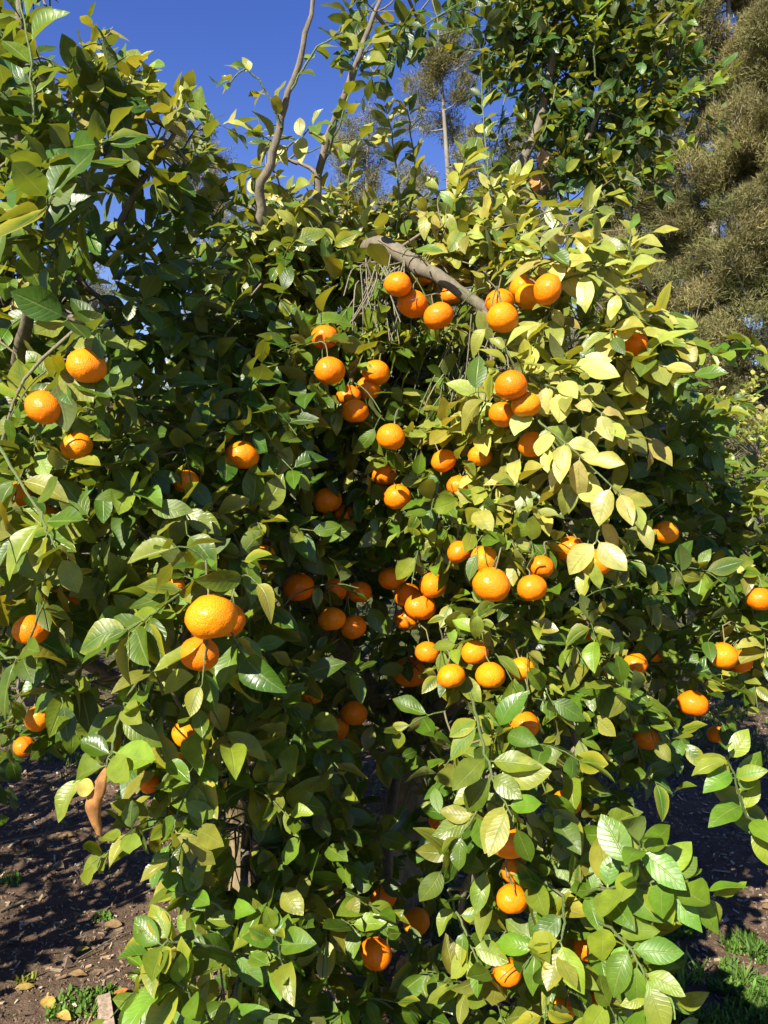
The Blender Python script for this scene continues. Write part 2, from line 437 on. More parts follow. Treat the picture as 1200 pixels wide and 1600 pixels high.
def sprig(T, path, n, size, style, r=(.0031, .0016), droop=.2, sunward=.7, spread=1.0, tint=(.14, .19, .05, 1), tip=4, face=None, join=True, k0=.1):
    """one visible leafy branch along photo points (px, py, depth)"""
    pts = np.array([P(*q) for q in path]); size *= .84 if style == 'lime' else .90; n = int(n * 1.25)
    line = spline(pts, 16)
    line[1:-1] += R.normal(0, .0016, (14, 3))
    if join: T.twig(T.near(pts[0]), pts[0], r[0] * 1.3, r[0], .05)
    T.tw.add(line, np.linspace(r[0], r[1], 16), 6, tint)
    k = np.sort(R.uniform(k0, .97, n)); idx = k * 15; i0 = np.minimum(idx.astype(int), 14); f = (idx - i0)[:, None]
    pos = line[i0] * (1 - f) + line[i0 + 1] * f
    tg = nrm(line[i0 + 1] - line[i0])
    ref = nrm(np.cross(tg, SUN + np.array([0, 0, .4]))); ref2 = np.cross(ref, tg)
    side = np.where(np.arange(n) % 2 == 0, 1, -1)[:, None]
    rad = ref * side + ref2 * R.normal(.1, .35, (n, 1))
    ax = tg * R.uniform(.35, .9, (n, 1)) + rad * spread + np.array([0, 0, -droop]) + R.normal(0, .15, (n, 3))
    nn = SUN * sunward + np.array([0, -.15, .35]) + R.normal(0, .25, (n, 3))
    if face is not None: nn = nn * .4 + np.array(face)
    T.lv.add(pos, ax, nn, size * R.uniform(.75, 1.18, n), style, keep=True)
    if tip: 
        q = nrm(line[-1] - line[-2])
        shoot(T.lv, line[-1] - q * .02, q, .03, tip, size * .8, style, droop, sunward, .7, keep=True)
    return line

def finish_tree(T, nparts=300):
    """leaf meshes: the leaves that show largest become parts, the rest one mass"""
    V = T.lv.verts(); n = len(V)
    px, py, d = proj(V[:, [9, 11, 12, 13, 14, 16, 18, 19, 20, 22, 25]].reshape(-1, 3))
    gi = np.round(px / 5).astype(int); gj = np.round(py / 5).astype(int)
    ok = (gi >= 0) & (gi < 240) & (gj >= 0) & (gj < 320) & (d > .1)
    T.vis = (V, gi, gj, d, ok)
    return V

def build_leaves(T, zb, nparts=300):
    V, gi, gj, d, ok = T.vis; n = len(V)
    cell = np.where(ok, gj * 240 + gi, 0)
    seen = (ok & (d <= zb[cell] + .02)).reshape(n, -1).sum(1)
    w = T.lv.len * T.lv.wid * T.lv.len / np.maximum(np.mean(d.reshape(n, -1), 1), .3) ** 2
    score = seen * w
    order = np.argsort(-score); parts = order[:nparts]; parts = parts[score[parts] > 0]
    mask = np.ones(n, bool); mask[parts] = False
    rl = np.array(T.root.location)
    tint = T.lv.tint
    for k in parts:
        b0 = T.lv.base[k]
        me = mesh_np('leaf', V[k] - b0, LEAF_F, M_LEAF, True, LEAF_UV, np.repeat(tint[k][None], NV, 0))
        o = bpy.data.objects.new('leaf', me); C.objects.link(o); o.parent = T.root; o.location = b0 - rl
    idx = np.nonzero(mask)[0]; m = len(idx)
    if m:
        F = (LEAF_F[None] + (np.arange(m) * NV)[:, None, None]).reshape(-1, 4)
        me = mesh_np('foliage', V[idx].reshape(-1, 3) - rl, F, M_LEAF, True, np.tile(LEAF_UV, (m, 1)), np.repeat(tint[idx], NV, 0))
        o = obj('foliage', me); o.parent = T.root; tag(o, kind='stuff')
    if T.tw.n:
        o = obj('twigs', T.tw.mesh('twigs', M_TWIG)); o.parent = T.root; o.location = -rl; tag(o, kind='stuff')

# ------------------------------------------------------------------ fruit positions: (px, py, diameter px, visible, sunlit, depth or None)
FRUIT = [
 # exposed limb, top
 (622,445,43,1,1,1.92),(645,475,47,1,0,1.96),(685,494,47,1,1,1.90),(660,428,40,.4,1,2.10),(705,462,34,.3,1,2.12),
 (781,472,46,.8,1,1.86),(785,497,52,1,1,1.80),(818,450,46,.6,1,1.90),(856,452,49,1,1,1.78),(826,464,44,.6,0,1.88),
 # left of the hollow
 (507,527,42,.5,1,1.90),(515,580,49,1,1,1.82),(588,582,43,.8,1,1.95),(574,608,42,.8,0,1.98),(545,618,38,.8,1,1.94),(555,643,42,1,1,1.90),(611,683,46,1,1,1.85),
 # right of centre
 (799,603,53,1,1,1.66),(822,633,46,1,1,1.68),(785,648,44,.8,1,1.74),(832,695,46,.8,0,1.78),
 (750,712,38,.6,1,1.90),(693,720,40,.6,1,1.92),(717,760,38,.6,1,1.92),(755,770,36,.3,0,2.0),
 (601,743,40,.6,0,2.02),(621,777,44,.9,1,1.94),(512,782,46,.3,0,2.05),(540,806,40,.3,0,2.1),
 (718,862,40,.7,1,1.82),(757,874,46,.8,1,1.74),(768,913,58,1,1,1.60),(831,919,48,1,1,1.66),(845,886,40,.7,1,1.74),(891,858,46,.9,0,1.80),(932,880,49,.8,1,1.74),
 # hollow
 (676,915,44,1,1,1.94),(657,948,48,1,0,1.96),(636,930,42,.7,0,2.04),(612,905,42,.7,0,2.06),(636,968,40,.5,0,2.1),
 (467,918,48,.9,0,1.94),(522,922,42,.7,0,2.04),(562,925,38,.5,0,2.06),(519,968,44,1,0,1.94),(552,980,42,.9,0,1.96),
 (742,1020,42,1,1,1.72),(766,1056,47,1,1,1.66),(815,1046,42,.7,1,1.70),(705,1057,44,1,1,1.74),(668,1020,38,.7,1,1.92),
 (820,1133,47,1,1,1.64),(640,1050,52,.4,0,2.2),
 # right flank
 (920,985,38,.7,0,2.0),(992,1036,40,.9,1,1.96),(945,1050,36,.6,0,2.1),(1020,1022,30,.4,0,2.1),(1040,832,40,.6,0,2.05),(1083,1100,46,.9,0,2.0),(1010,1155,40,.8,0,2.0),
 (992,538,44,.8,1,1.82),(973,526,34,.3,1,1.9),(1120,1148,30,.4,0,2.4),
 # lower left
 (378,712,52,.7,0,1.66),(390,592,40,.3,0,1.9),(290,752,40,.4,0,1.6),(303,778,38,.3,0,1.64),
 (330,965,80,1,1,1.16),(312,1022,63,1,0,1.20),(355,968,58,.4,0,1.28),(268,918,44,.5,0,1.45),(410,870,42,.4,1,1.8),
 (293,1148,48,.8,1,1.58),(325,1114,46,.6,0,1.66),(487,1085,36,.8,1,1.9),(522,1140,46,.6,0,2.0),(553,1115,42,.7,0,2.0),(375,1182,40,.3,0,1.7),(235,1224,34,.3,1,1.6),
 (520,1300,34,.4,1,1.8),(516,1384,36,.4,1,1.8),(598,1400,44,.7,0,1.86),(587,1490,52,.8,0,1.64),(650,1440,44,.5,0,1.9),
 # lower right
 (796,1318,56,.9,1,1.44),(757,1300,42,.6,0,1.56),(803,1360,42,.6,0,1.54),(800,1405,49,1,1,1.50),(793,1520,46,.9,1,1.5),
 (885,1255,46,.5,1,1.6),(920,1480,46,.8,1,1.52),(945,1570,48,.5,0,1.5),(880,1575,40,.3,0,1.55),(690,1282,40,.4,0,2.0),
]
FRUIT_L = [(135,572,63,1,0,1.32),(70,637,60,1,1,1.34),(120,697,48,.6,0,1.46),(22,775,50,.9,0,1.5),(57,775,38,.7,0,1.6),
 (48,985,56,.9,1,1.38),(105,930,44,.5,1,1.5),(62,1122,44,.9,0,1.9),(38,1166,34,.6,0,2.1),(82,1142,34,.5,0,2.1),(78,808,34,.3,0,1.55)]
FRUIT_R = [(1187,936,42,.9,1,2.05),(1130,1025,45,1,1,2.0),(1155,1034,40,.6,0,2.06)]
ALLF = FRUIT + FRUIT_L + FRUIT_R
FC = np.array([P(f[0], f[1], f[5]) for f in ALLF]); FR = np.array([f[2] * f[5] / FPX / 2 for f in ALLF])

# ------------------------------------------------------------------ the laden mandarin tree
GRP = 'mandarin trees in the orchard row'
cb = np.array([0.06, 2.75, 0.0])
TC = Tree('mandarin_tree', cb, 'broad mandarin tree loaded with bright orange fruit, branches drooping to the soil', 'tree', GRP)
fork = cb + [0.0, -.05, .62]
TC.limb([cb + [0, 0, -.05], cb + [.02, -.02, .3], fork], .075, .058, 10, 12, 'trunk', .08)
TC.limb([fork, P(690, 900, 2.6), P(640, 620, 2.5), P(560, 430, 2.3), P(592, 383, 2.10), P(655, 418, 2.02), P(715, 452, 1.98), P(762, 488, 1.96)], .036, .0125, 36, 10, 'limb', .07)
TC.limb([P(750, 482, 1.97), P(772, 540, 1.98), P(758, 600, 2.0), P(735, 665, 2.02)], .013, .007, 14, 8)
TC.limb([P(757, 488, 1.96), P(800, 540, 1.90), P(850, 640, 1.86), P(880, 740, 1.84)], .010, .005, 14, 8)
TC.limb([fork, P(520, 950, 2.5), P(440, 620, 2.3), P(403, 430, 2.12), P(407, 315, 2.04), P(424, 240, 2.0), P(447, 160, 1.98), P(478, 60, 1.95), P(497, -60, 1.95)], .020, .0045, 36, 10)
TC.limb([P(440, 600, 2.28), P(490, 400, 2.2), P(500, 260, 2.15), P(545, 130, 2.1), P(585, 20, 2.1)], .016, .006, 20, 8)
TC.limb([fork, P(520, 1000, 2.4), P(380, 800, 1.95), P(290, 720, 1.75)], .036, .010, 18, 9)
TC.limb([P(440, 900, 2.2), P(330, 960, 1.65), P(250, 1050, 1.5)], .018, .007, 12, 8)
TC.limb([fork, P(480, 1180, 2.3), P(400, 1260, 1.9), P(380, 1400, 1.6)], .028, .008, 14, 8)
TC.limb([fork, P(760, 1050, 2.3), P(880, 850, 2.2), P(990, 700, 2.3), P(1010, 560, 2.2)], .038, .010, 20, 9)
TC.limb([P(840, 930, 2.2), P(860, 1000, 1.95), P(900, 1150, 1.8), P(880, 1350, 1.65), P(900, 1500, 1.6)], .020, .007, 18, 8)
TC.limb([P(690, 900, 2.6), P(830, 560, 2.7), P(800, 330, 2.65), P(850, 160, 2.65), P(880, -40, 2.7)], .030, .008, 22, 9)
TC.limb([P(800, 330, 2.65), P(900, 250, 2.65), P(960, 120, 2.65), P(1050, 20, 2.7)], .012, .005, 14, 8)
TC.limb([fork, P(610, 1250, 2.2), P(600, 1420, 1.95), P(590, 1560, 1.85)], .022, .008, 12, 8)
TC.limb([P(735, 1040, 2.35), P(760, 1150, 1.8), P(770, 1280, 1.6), P(720, 1420, 1.65), P(740, 1520, 1.62)], .014, .006, 14, 8)
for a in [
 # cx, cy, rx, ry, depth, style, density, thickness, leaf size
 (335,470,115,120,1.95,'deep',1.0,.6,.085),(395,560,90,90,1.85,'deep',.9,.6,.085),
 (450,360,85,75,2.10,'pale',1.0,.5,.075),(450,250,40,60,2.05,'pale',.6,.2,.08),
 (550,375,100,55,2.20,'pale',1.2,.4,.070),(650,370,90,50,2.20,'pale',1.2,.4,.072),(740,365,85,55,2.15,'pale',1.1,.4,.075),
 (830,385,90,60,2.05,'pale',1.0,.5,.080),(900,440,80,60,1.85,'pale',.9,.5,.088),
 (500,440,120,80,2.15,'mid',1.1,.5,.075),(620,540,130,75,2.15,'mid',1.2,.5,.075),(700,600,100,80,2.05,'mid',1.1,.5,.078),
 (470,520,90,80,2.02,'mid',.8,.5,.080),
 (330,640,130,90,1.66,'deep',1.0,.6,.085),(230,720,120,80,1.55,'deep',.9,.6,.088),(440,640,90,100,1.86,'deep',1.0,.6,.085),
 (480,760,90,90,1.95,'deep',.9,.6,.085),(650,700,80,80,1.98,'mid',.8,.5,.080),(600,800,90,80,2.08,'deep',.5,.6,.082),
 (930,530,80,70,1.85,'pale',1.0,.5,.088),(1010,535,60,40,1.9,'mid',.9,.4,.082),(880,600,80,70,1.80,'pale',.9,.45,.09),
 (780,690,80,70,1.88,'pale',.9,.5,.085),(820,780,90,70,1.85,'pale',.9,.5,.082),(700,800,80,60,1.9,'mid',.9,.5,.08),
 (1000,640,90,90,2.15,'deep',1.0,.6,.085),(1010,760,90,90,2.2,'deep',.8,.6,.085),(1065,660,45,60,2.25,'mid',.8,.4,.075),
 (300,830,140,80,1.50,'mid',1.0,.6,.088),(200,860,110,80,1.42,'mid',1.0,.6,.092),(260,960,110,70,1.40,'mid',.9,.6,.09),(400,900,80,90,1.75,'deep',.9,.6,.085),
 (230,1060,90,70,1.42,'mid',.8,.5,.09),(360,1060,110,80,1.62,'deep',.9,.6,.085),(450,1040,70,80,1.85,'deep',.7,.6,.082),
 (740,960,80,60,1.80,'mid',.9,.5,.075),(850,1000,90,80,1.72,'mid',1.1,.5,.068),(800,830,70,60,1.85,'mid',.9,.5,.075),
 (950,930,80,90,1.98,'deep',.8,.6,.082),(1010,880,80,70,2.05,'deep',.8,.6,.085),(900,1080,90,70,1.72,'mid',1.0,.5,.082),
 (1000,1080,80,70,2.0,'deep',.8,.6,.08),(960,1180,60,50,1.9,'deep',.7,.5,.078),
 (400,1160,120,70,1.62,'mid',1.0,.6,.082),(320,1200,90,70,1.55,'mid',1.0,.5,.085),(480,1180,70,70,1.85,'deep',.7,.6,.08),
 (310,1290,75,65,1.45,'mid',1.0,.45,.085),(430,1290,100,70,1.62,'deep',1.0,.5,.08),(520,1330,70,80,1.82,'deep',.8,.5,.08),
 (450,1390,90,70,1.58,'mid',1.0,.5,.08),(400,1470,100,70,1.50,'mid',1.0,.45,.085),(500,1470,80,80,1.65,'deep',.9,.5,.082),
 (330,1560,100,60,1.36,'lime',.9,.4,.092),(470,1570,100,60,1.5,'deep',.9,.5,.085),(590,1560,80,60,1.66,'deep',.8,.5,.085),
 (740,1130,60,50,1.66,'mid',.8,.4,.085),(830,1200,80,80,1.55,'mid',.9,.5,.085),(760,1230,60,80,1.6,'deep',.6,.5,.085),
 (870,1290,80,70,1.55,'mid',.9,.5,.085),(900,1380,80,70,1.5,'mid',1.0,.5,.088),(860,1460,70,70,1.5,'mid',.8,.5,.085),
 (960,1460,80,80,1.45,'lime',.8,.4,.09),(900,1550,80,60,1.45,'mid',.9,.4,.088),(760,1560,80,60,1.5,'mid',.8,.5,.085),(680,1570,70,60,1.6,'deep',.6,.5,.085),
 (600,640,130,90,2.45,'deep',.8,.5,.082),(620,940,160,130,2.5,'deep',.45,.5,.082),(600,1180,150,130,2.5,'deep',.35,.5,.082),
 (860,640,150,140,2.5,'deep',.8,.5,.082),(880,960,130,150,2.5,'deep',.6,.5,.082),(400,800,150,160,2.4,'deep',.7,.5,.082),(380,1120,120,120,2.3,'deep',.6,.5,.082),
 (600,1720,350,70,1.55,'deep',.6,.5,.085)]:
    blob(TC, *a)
# tall shoots and the far crown against the sky
for a in [
 (900,60,90,70,2.65,'top',1.0,.5,.066),(840,120,70,80,2.65,'top',.8,.4,.066),(930,170,80,75,2.65,'top',1.0,.5,.066),(1000,90,70,80,2.7,'top',.9,.4,.066),
 (900,250,65,55,2.65,'top',.9,.4,.066),(960,250,60,55,2.65,'top',.8,.4,.066),(1040,150,50,45,2.7,'top',.8,.3,.066),(880,320,50,35,2.6,'top',.7,.3,.068),
 (780,25,80,40,2.6,'top',.8,.3,.066),(650,25,85,35,2.3,'top',.7,.25,.074),(600,90,50,40,2.25,'top',.6,.2,.078),(880,-90,200,90,2.7,'top',.7,.5,.066)]:
    blob(TC, *a, up=.35, droop=.1)

# branches one can follow in the photograph
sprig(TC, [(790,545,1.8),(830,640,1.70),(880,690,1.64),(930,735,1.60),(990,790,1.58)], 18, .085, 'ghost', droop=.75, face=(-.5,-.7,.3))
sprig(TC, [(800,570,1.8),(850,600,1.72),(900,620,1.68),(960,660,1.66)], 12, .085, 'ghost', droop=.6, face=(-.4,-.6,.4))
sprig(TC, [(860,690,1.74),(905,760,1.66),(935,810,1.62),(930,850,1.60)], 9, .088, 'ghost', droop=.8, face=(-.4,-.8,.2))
sprig(TC, [(870,440,1.84),(930,430,1.78),(985,480,1.76),(1010,520,1.76)], 11, .09, 'pale', droop=.4)
sprig(TC, [(960,510,1.9),(1030,530,1.84),(1080,540,1.82),(1120,555,1.82)], 12, .085, 'mid', droop=.1)
sprig(TC, [(735,1085,1.55),(752,1150,1.42),(770,1220,1.36),(800,1275,1.34)], 11, .095, 'mid', droop=.25, face=(-.3,-.7,.5))
sprig(TC, [(770,1210,1.5),(745,1270,1.45),(715,1310,1.44)], 6, .09, 'mid', droop=.3, face=(-.3,-.7,.4))
sprig(TC, [(700,1390,1.6),(725,1450,1.54),(748,1505,1.5)], 6, .085, 'lime', droop=.3)
sprig(TC, [(900,1400,1.5),(960,1385,1.38),(1040,1375,1.32),(1100,1395,1.3)], 14, .092, 'lime', droop=.05, face=(-.3,-.6,.6))
sprig(TC, [(960,1400,1.4),(980,1360,1.33),(1000,1320,1.3)], 6, .095, 'lime', droop=.0, face=(-.3,-.6,.5))
sprig(TC, [(920,1430,1.45),(975,1470,1.34),(1005,1520,1.3),(1010,1560,1.3)], 10, .095, 'lime', droop=.3, face=(-.3,-.6,.5))
sprig(TC, [(880,1400,1.45),(880,1450,1.38),(870,1490,1.36)], 7, .085, 'mid', droop=.2, face=(-.3,-.6,.5))
sprig(TC, [(390,1500,1.45),(330,1480,1.36),(270,1470,1.32),(235,1490,1.3)], 9, .09, 'lime', droop=.1, face=(-.3,-.5,.6))
sprig(TC, [(400,1450,1.5),(350,1420,1.42),(300,1400,1.4),(285,1395,1.4)], 6, .085, 'lime', droop=.0, face=(-.3,-.6,.5))
sprig(TC, [(350,1620,1.35),(310,1570,1.30),(275,1535,1.28)], 7, .10, 'lime', droop=.1, face=(-.3,-.6,.6))
sprig(TC, [(440,1560,1.45),(440,1500,1.38),(430,1460,1.36)], 7, .09, 'lime', droop=.0, face=(-.3,-.5,.6))
sprig(TC, [(230,1040,1.45),(190,1110,1.36),(175,1170,1.33),(165,1200,1.32)], 9, .095, 'mid', droop=.15, tip=0, face=(-.3,-.6,.5))
sprig(TC, [(320,900,1.40),(250,950,1.28),(200,985,1.24)], 9, .10, 'mid', droop=.2, face=(-.3,-.6,.5))
sprig(TC, [(330,1180,1.5),(290,1240,1.42),(270,1300,1.38)], 8, .095, 'mid', droop=.5, face=(-.4,-.6,.4))
sprig(TC, [(440,1160,1.7),(445,1120,1.6),(440,1080,1.58)], 7, .075, 'mid', droop=.1)
# upright shoots against the sky
sprig(TC, [(760,330,2.4),(762,270,2.35),(755,180,2.35),(752,110,2.35)], 16, .066, 'top', droop=-.3, tip=3)
sprig(TC, [(760,300,2.4),(775,230,2.38),(790,150,2.38),(800,90,2.38)], 13, .060, 'top', droop=-.2, tip=3)
sprig(TC, [(620,370,2.2),(622,290,2.15),(612,210,2.12),(602,165,2.12)], 22, .056, 'pale', droop=-.4, tip=5)
sprig(TC, [(640,330,2.2),(650,270,2.15),(640,200,2.12),(634,160,2.12)], 14, .062, 'pale', droop=-.3, tip=3)
sprig(TC, [(720,380,2.2),(712,320,2.1),(718,280,2.08),(725,250,2.06)], 10, .085, 'pale', droop=-.1, tip=4)
sprig(TC, [(540,360,2.25),(545,280,2.2),(552,240,2.2)], 14, .055, 'pale', droop=-.3, tip=4)
sprig(TC, [(440,200,1.98),(415,140,1.95),(385,110,1.93),(352,132,1.92)], 10, .062, 'pale', droop=0, tip=4)
sprig(TC, [(455,140,1.97),(500,70,1.95),(540,55,1.95)], 9, .075, 'mid', droop=.2, tip=3)
sprig(TC, [(500,270,2.1),(535,180,2.0),(560,100,2.0),(585,60,2.0)], 14, .085, 'mid', droop=.3, tip=3)
sprig(TC, [(990,190,2.65),(1050,160,2.6),(1090,140,2.58),(1130,128,2.56)], 15, .066, 'mid', droop=-.1, tip=4)
sprig(TC, [(980,280,2.65),(1030,255,2.6),(1075,225,2.58)], 8, .062, 'mid', droop=.05, tip=4)
sprig(TC, [(1000,80,2.7),(1050,50,2.65),(1085,5,2.62),(1090,-30,2.62)], 14, .066, 'mid', droop=-.1, tip=3)
sprig(TC, [(930,120,2.6),(930,60,2.56),(935,15,2.55)], 14, .060, 'lime', droop=-.1, tip=4)
sprig(TC, [(970,460,2.0),(982,400,1.95),(985,355,1.94)], 10, .060, 'pale', droop=-.2, tip=4)
sprig(TC, [(870,130,2.6),(855,190,2.58),(846,215,2.57)], 3, .06, 'mid', tip=0, droop=.2)
# dried leaves hanging in the crown
for q, n in (((846,225,2.56), 5), ((838,262,2.56), 6), ((828,405,1.92), 4)):
    shoot(TC.lv, P(*q), (0, 0, -1), .03, n, .075 if n > 3 else .06, 'dry', .3, .3, .25, keep=True)
# bare dead twigs in the upper middle
for k in range(46):
    a = P(R.uniform(560, 640), R.uniform(385, 440), R.uniform(2.0, 2.15))
    b = a + np.array([R.normal(-.03, .06), R.normal(-.03, .05), -R.uniform(.08, .26)])
    TC.twig(a, b, .0022, .0014, R.uniform(-.1, .2), (.27, .23, .16, 1))
for k in range(60):
    a = P(R.uniform(640, 900), R.uniform(330, 470), R.uniform(1.95, 2.2))
    b = a + R.normal(0, .11, 3) + [0, 0, -.03]
    TC.twig(a, b, .0022, .0012, R.uniform(-.1, .2), (.27, .22, .15, 1))
for k in range(70):
    a = P(R.uniform(690, 800), R.uniform(480, 620), R.uniform(1.92, 2.1))
    b = a + np.array([R.normal(-.02, .05), R.normal(0, .05), -R.uniform(.05, .25)])
    TC.twig(a, b, .0022, .0013, R.uniform(-.1, .15), (.28, .25, .14, 1) if k % 2 else (.2, .22, .09, 1))
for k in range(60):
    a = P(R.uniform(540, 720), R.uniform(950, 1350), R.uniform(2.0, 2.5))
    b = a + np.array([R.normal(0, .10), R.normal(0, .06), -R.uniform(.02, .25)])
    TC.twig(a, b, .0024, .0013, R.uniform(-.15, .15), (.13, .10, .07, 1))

# ------------------------------------------------------------------ its neighbour on the left
lb = G(378, 1392)
TL = Tree('mandarin_tree', lb, 'mandarin tree with large dark leaves and a smooth sunlit trunk', 'tree', GRP)
TL.limb([lb + [0, 0, -.04], lb + [.0, 0, .12], lb + [-.02, -.02, .32], lb + [-.12, -.08, .6]], .050, .036, 16, 12, 'trunk', .05, (1.35, 1.15, .85, 1))
lf = lb + [-.12, -.08, .6]
TL.limb([lf, P(150, 900, 2.6), P(40, 700, 2.2), P(30, 560, 1.8), P(60, 430, 1.6)], .034, .010, 20, 9)
TL.limb([P(60, 740, 2.25), P(10, 500, 2.0), P(30, 300, 1.8), P(30, 100, 1.6), P(25, -60, 1.6)], .020, .006, 20, 8)
TL.limb([P(20, 480, 2.0), P(150, 400, 2.05), P(230, 270, 2.0), P(290, 190, 1.98)], .013, .005, 14, 8)
TL.limb([P(150, 900, 2.6), P(40, 1000, 1.9), P(10, 960, 1.6)], .018, .007, 10, 8)
TL.limb([lf, P(-60, 900, 2.2), P(-150, 600, 1.9), P(-170, 200, 1.9)], .026, .008, 14, 8)
TL.limb([P(-10, 500, 2.0), P(80, 490, 1.7), P(130, 500, 1.45), P(150, 470, 1.4)], .009, .005, 10, 8)
for a in [
 (50,70,80,90,1.60,'deep',.9,.4,.085),(40,190,110,80,1.50,'deep',1.0,.5,.09),(60,300,110,80,1.42,'deep',.9,.5,.095),(150,370,80,50,1.6,'deep',.7,.5,.09),
 (220,190,75,65,1.98,'pale',1.0,.35,.085),(255,250,60,50,2.0,'deep',.9,.35,.085),(175,150,50,40,1.95,'pale',.8,.3,.085),
 (170,480,90,60,1.75,'deep',.8,.5,.088),(40,430,70,50,1.9,'pale',.8,.5,.082),(60,530,100,60,1.6,'mid',.8,.5,.088),(170,620,90,70,1.6,'mid',.9,.5,.088),(40,680,90,60,1.5,'mid',.9,.5,.09),
 (60,780,110,60,1.45,'mid',.9,.5,.09),(60,870,120,60,1.38,'mid',1.0,.5,.095),(40,960,100,60,1.48,'deep',.9,.5,.092),(40,1060,70,50,1.75,'deep',.8,.4,.085),(60,1120,50,40,2.0,'deep',.7,.3,.08),
 (-170,250,180,220,1.7,'deep',.8,.6,.09),(-170,700,180,230,1.6,'deep',.8,.6,.09),
 (40,650,150,130,2.1,'deep',.8,.5,.085),(40,880,130,110,2.0,'deep',.8,.5,.085)]:
    blob(TL, *a)
sprig(TL, [(60,420,1.5),(72,340,1.34),(74,310,1.30)], 7, .125, 'deep', droop=.2, tip=3, spread=1.2)
sprig(TL, [(30,300,1.5),(50,200,1.42),(48,100,1.42),(30,-10,1.45)], 12, .09, 'deep', droop=-.1)
sprig(TL, [(230,290,2.0),(250,220,1.96),(275,190,1.95),(290,160,1.95)], 12, .07, 'pale', droop=-.2)
sprig(TL, [(180,250,2.0),(160,180,1.96),(150,130,1.95)], 10, .08, 'pale', droop=-.2)
sprig(TL, [(200,250,2.0),(210,180,1.96),(222,140,1.95)], 8, .085, 'pale', droop=-.2)
sprig(TL, [(290,260,2.0),(320,235,1.98),(325,200,1.98)], 6, .07, 'mid', droop=.1)
sprig(TL, [(160,480,1.5),(120,530,1.36),(95,560,1.33),(85,590,1.32)], 8, .10, 'mid', droop=.2)
sprig(TL, [(0,700,1.4),(60,800,1.30),(90,860,1.26)], 9, .105, 'mid', droop=.1, face=(-.3,-.5,.6))
sprig(TL, [(-20,1010,1.35),(30,1030,1.3),(45,1000,1.28),(70,940,1.26)], 8, .10, 'mid', droop=.2, face=(-.3,-.6,.4))

# ------------------------------------------------------------------ neighbour on the right
rb = np.array([1.75, 2.7, 0.0])
TR = Tree('mandarin_tree', rb, 'mandarin tree with small pale leaves reaching in over the grassy strip', 'tree', GRP)
TR.limb([rb + [0, 0, -.05], rb + [0, 0, .3], rb + [-.05, -.05, .65]], .06, .045, 8, 10, 'trunk', .08)
rf = rb + [-.05, -.05, .65]
TR.limb([rf, P(1300, 1000, 2.5), P(1220, 860, 2.4), P(1130, 800, 2.5)], .026, .008, 14, 8)
TR.limb([rf, P(1350, 1050, 2.1), P(1260, 960, 2.05), P(1180, 950, 2.1)], .02, .007, 12, 8)
TR.limb([rf, P(1350, 1250, 1.7), P(1270, 1290, 1.5), P(1215, 1300, 1.42)], .016, .006, 12, 8)
TR.limb([rf, P(1400, 900, 2.4), P(1420, 650, 2.3), P(1330, 500, 2.0)], .024, .007, 12, 8)
for a in [(1140,880,70,55,2.3,'mid',1.0,.5,.078),(1180,980,55,50,2.1,'pale',1.0,.4,.078),(1120,960,60,50,2.3,'mid',.8,.4,.075),(1130,780,60,50,2.5,'mid',.9,.5,.078),
 (1190,850,60,50,2.4,'mid',.9,.4,.075),(1180,1040,50,30,2.1,'mid',.8,.3,.078),(1340,850,130,200,2.1,'mid',.8,.5,.08),(1400,620,90,100,2.0,'mid',.5,.4,.08)]:
    blob(TR, *a)
sprig(TR, [(1260,1300,1.5),(1200,1290,1.42),(1165,1270,1.38),(1150,1220,1.36),(1135,1180,1.35)], 11, .085, 'lime', droop=0, face=(-.3,-.6,.5), tip=2)
sprig(TR, [(1250,560,1.8),(1200,555,1.75),(1172,540,1.74)], 6, .08, 'mid', droop=0)

# leaves capping the fruit
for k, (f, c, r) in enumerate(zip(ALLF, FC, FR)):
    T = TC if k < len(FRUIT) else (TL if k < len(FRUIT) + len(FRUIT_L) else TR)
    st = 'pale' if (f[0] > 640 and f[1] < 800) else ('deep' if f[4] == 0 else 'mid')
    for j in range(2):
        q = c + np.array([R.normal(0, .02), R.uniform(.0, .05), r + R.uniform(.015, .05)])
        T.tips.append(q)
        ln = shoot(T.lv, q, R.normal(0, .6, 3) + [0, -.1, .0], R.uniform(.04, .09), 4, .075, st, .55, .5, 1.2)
        T.tw.add(ln, np.linspace(.002, .0012, 5), 4, (.13, .19, .045, 1))
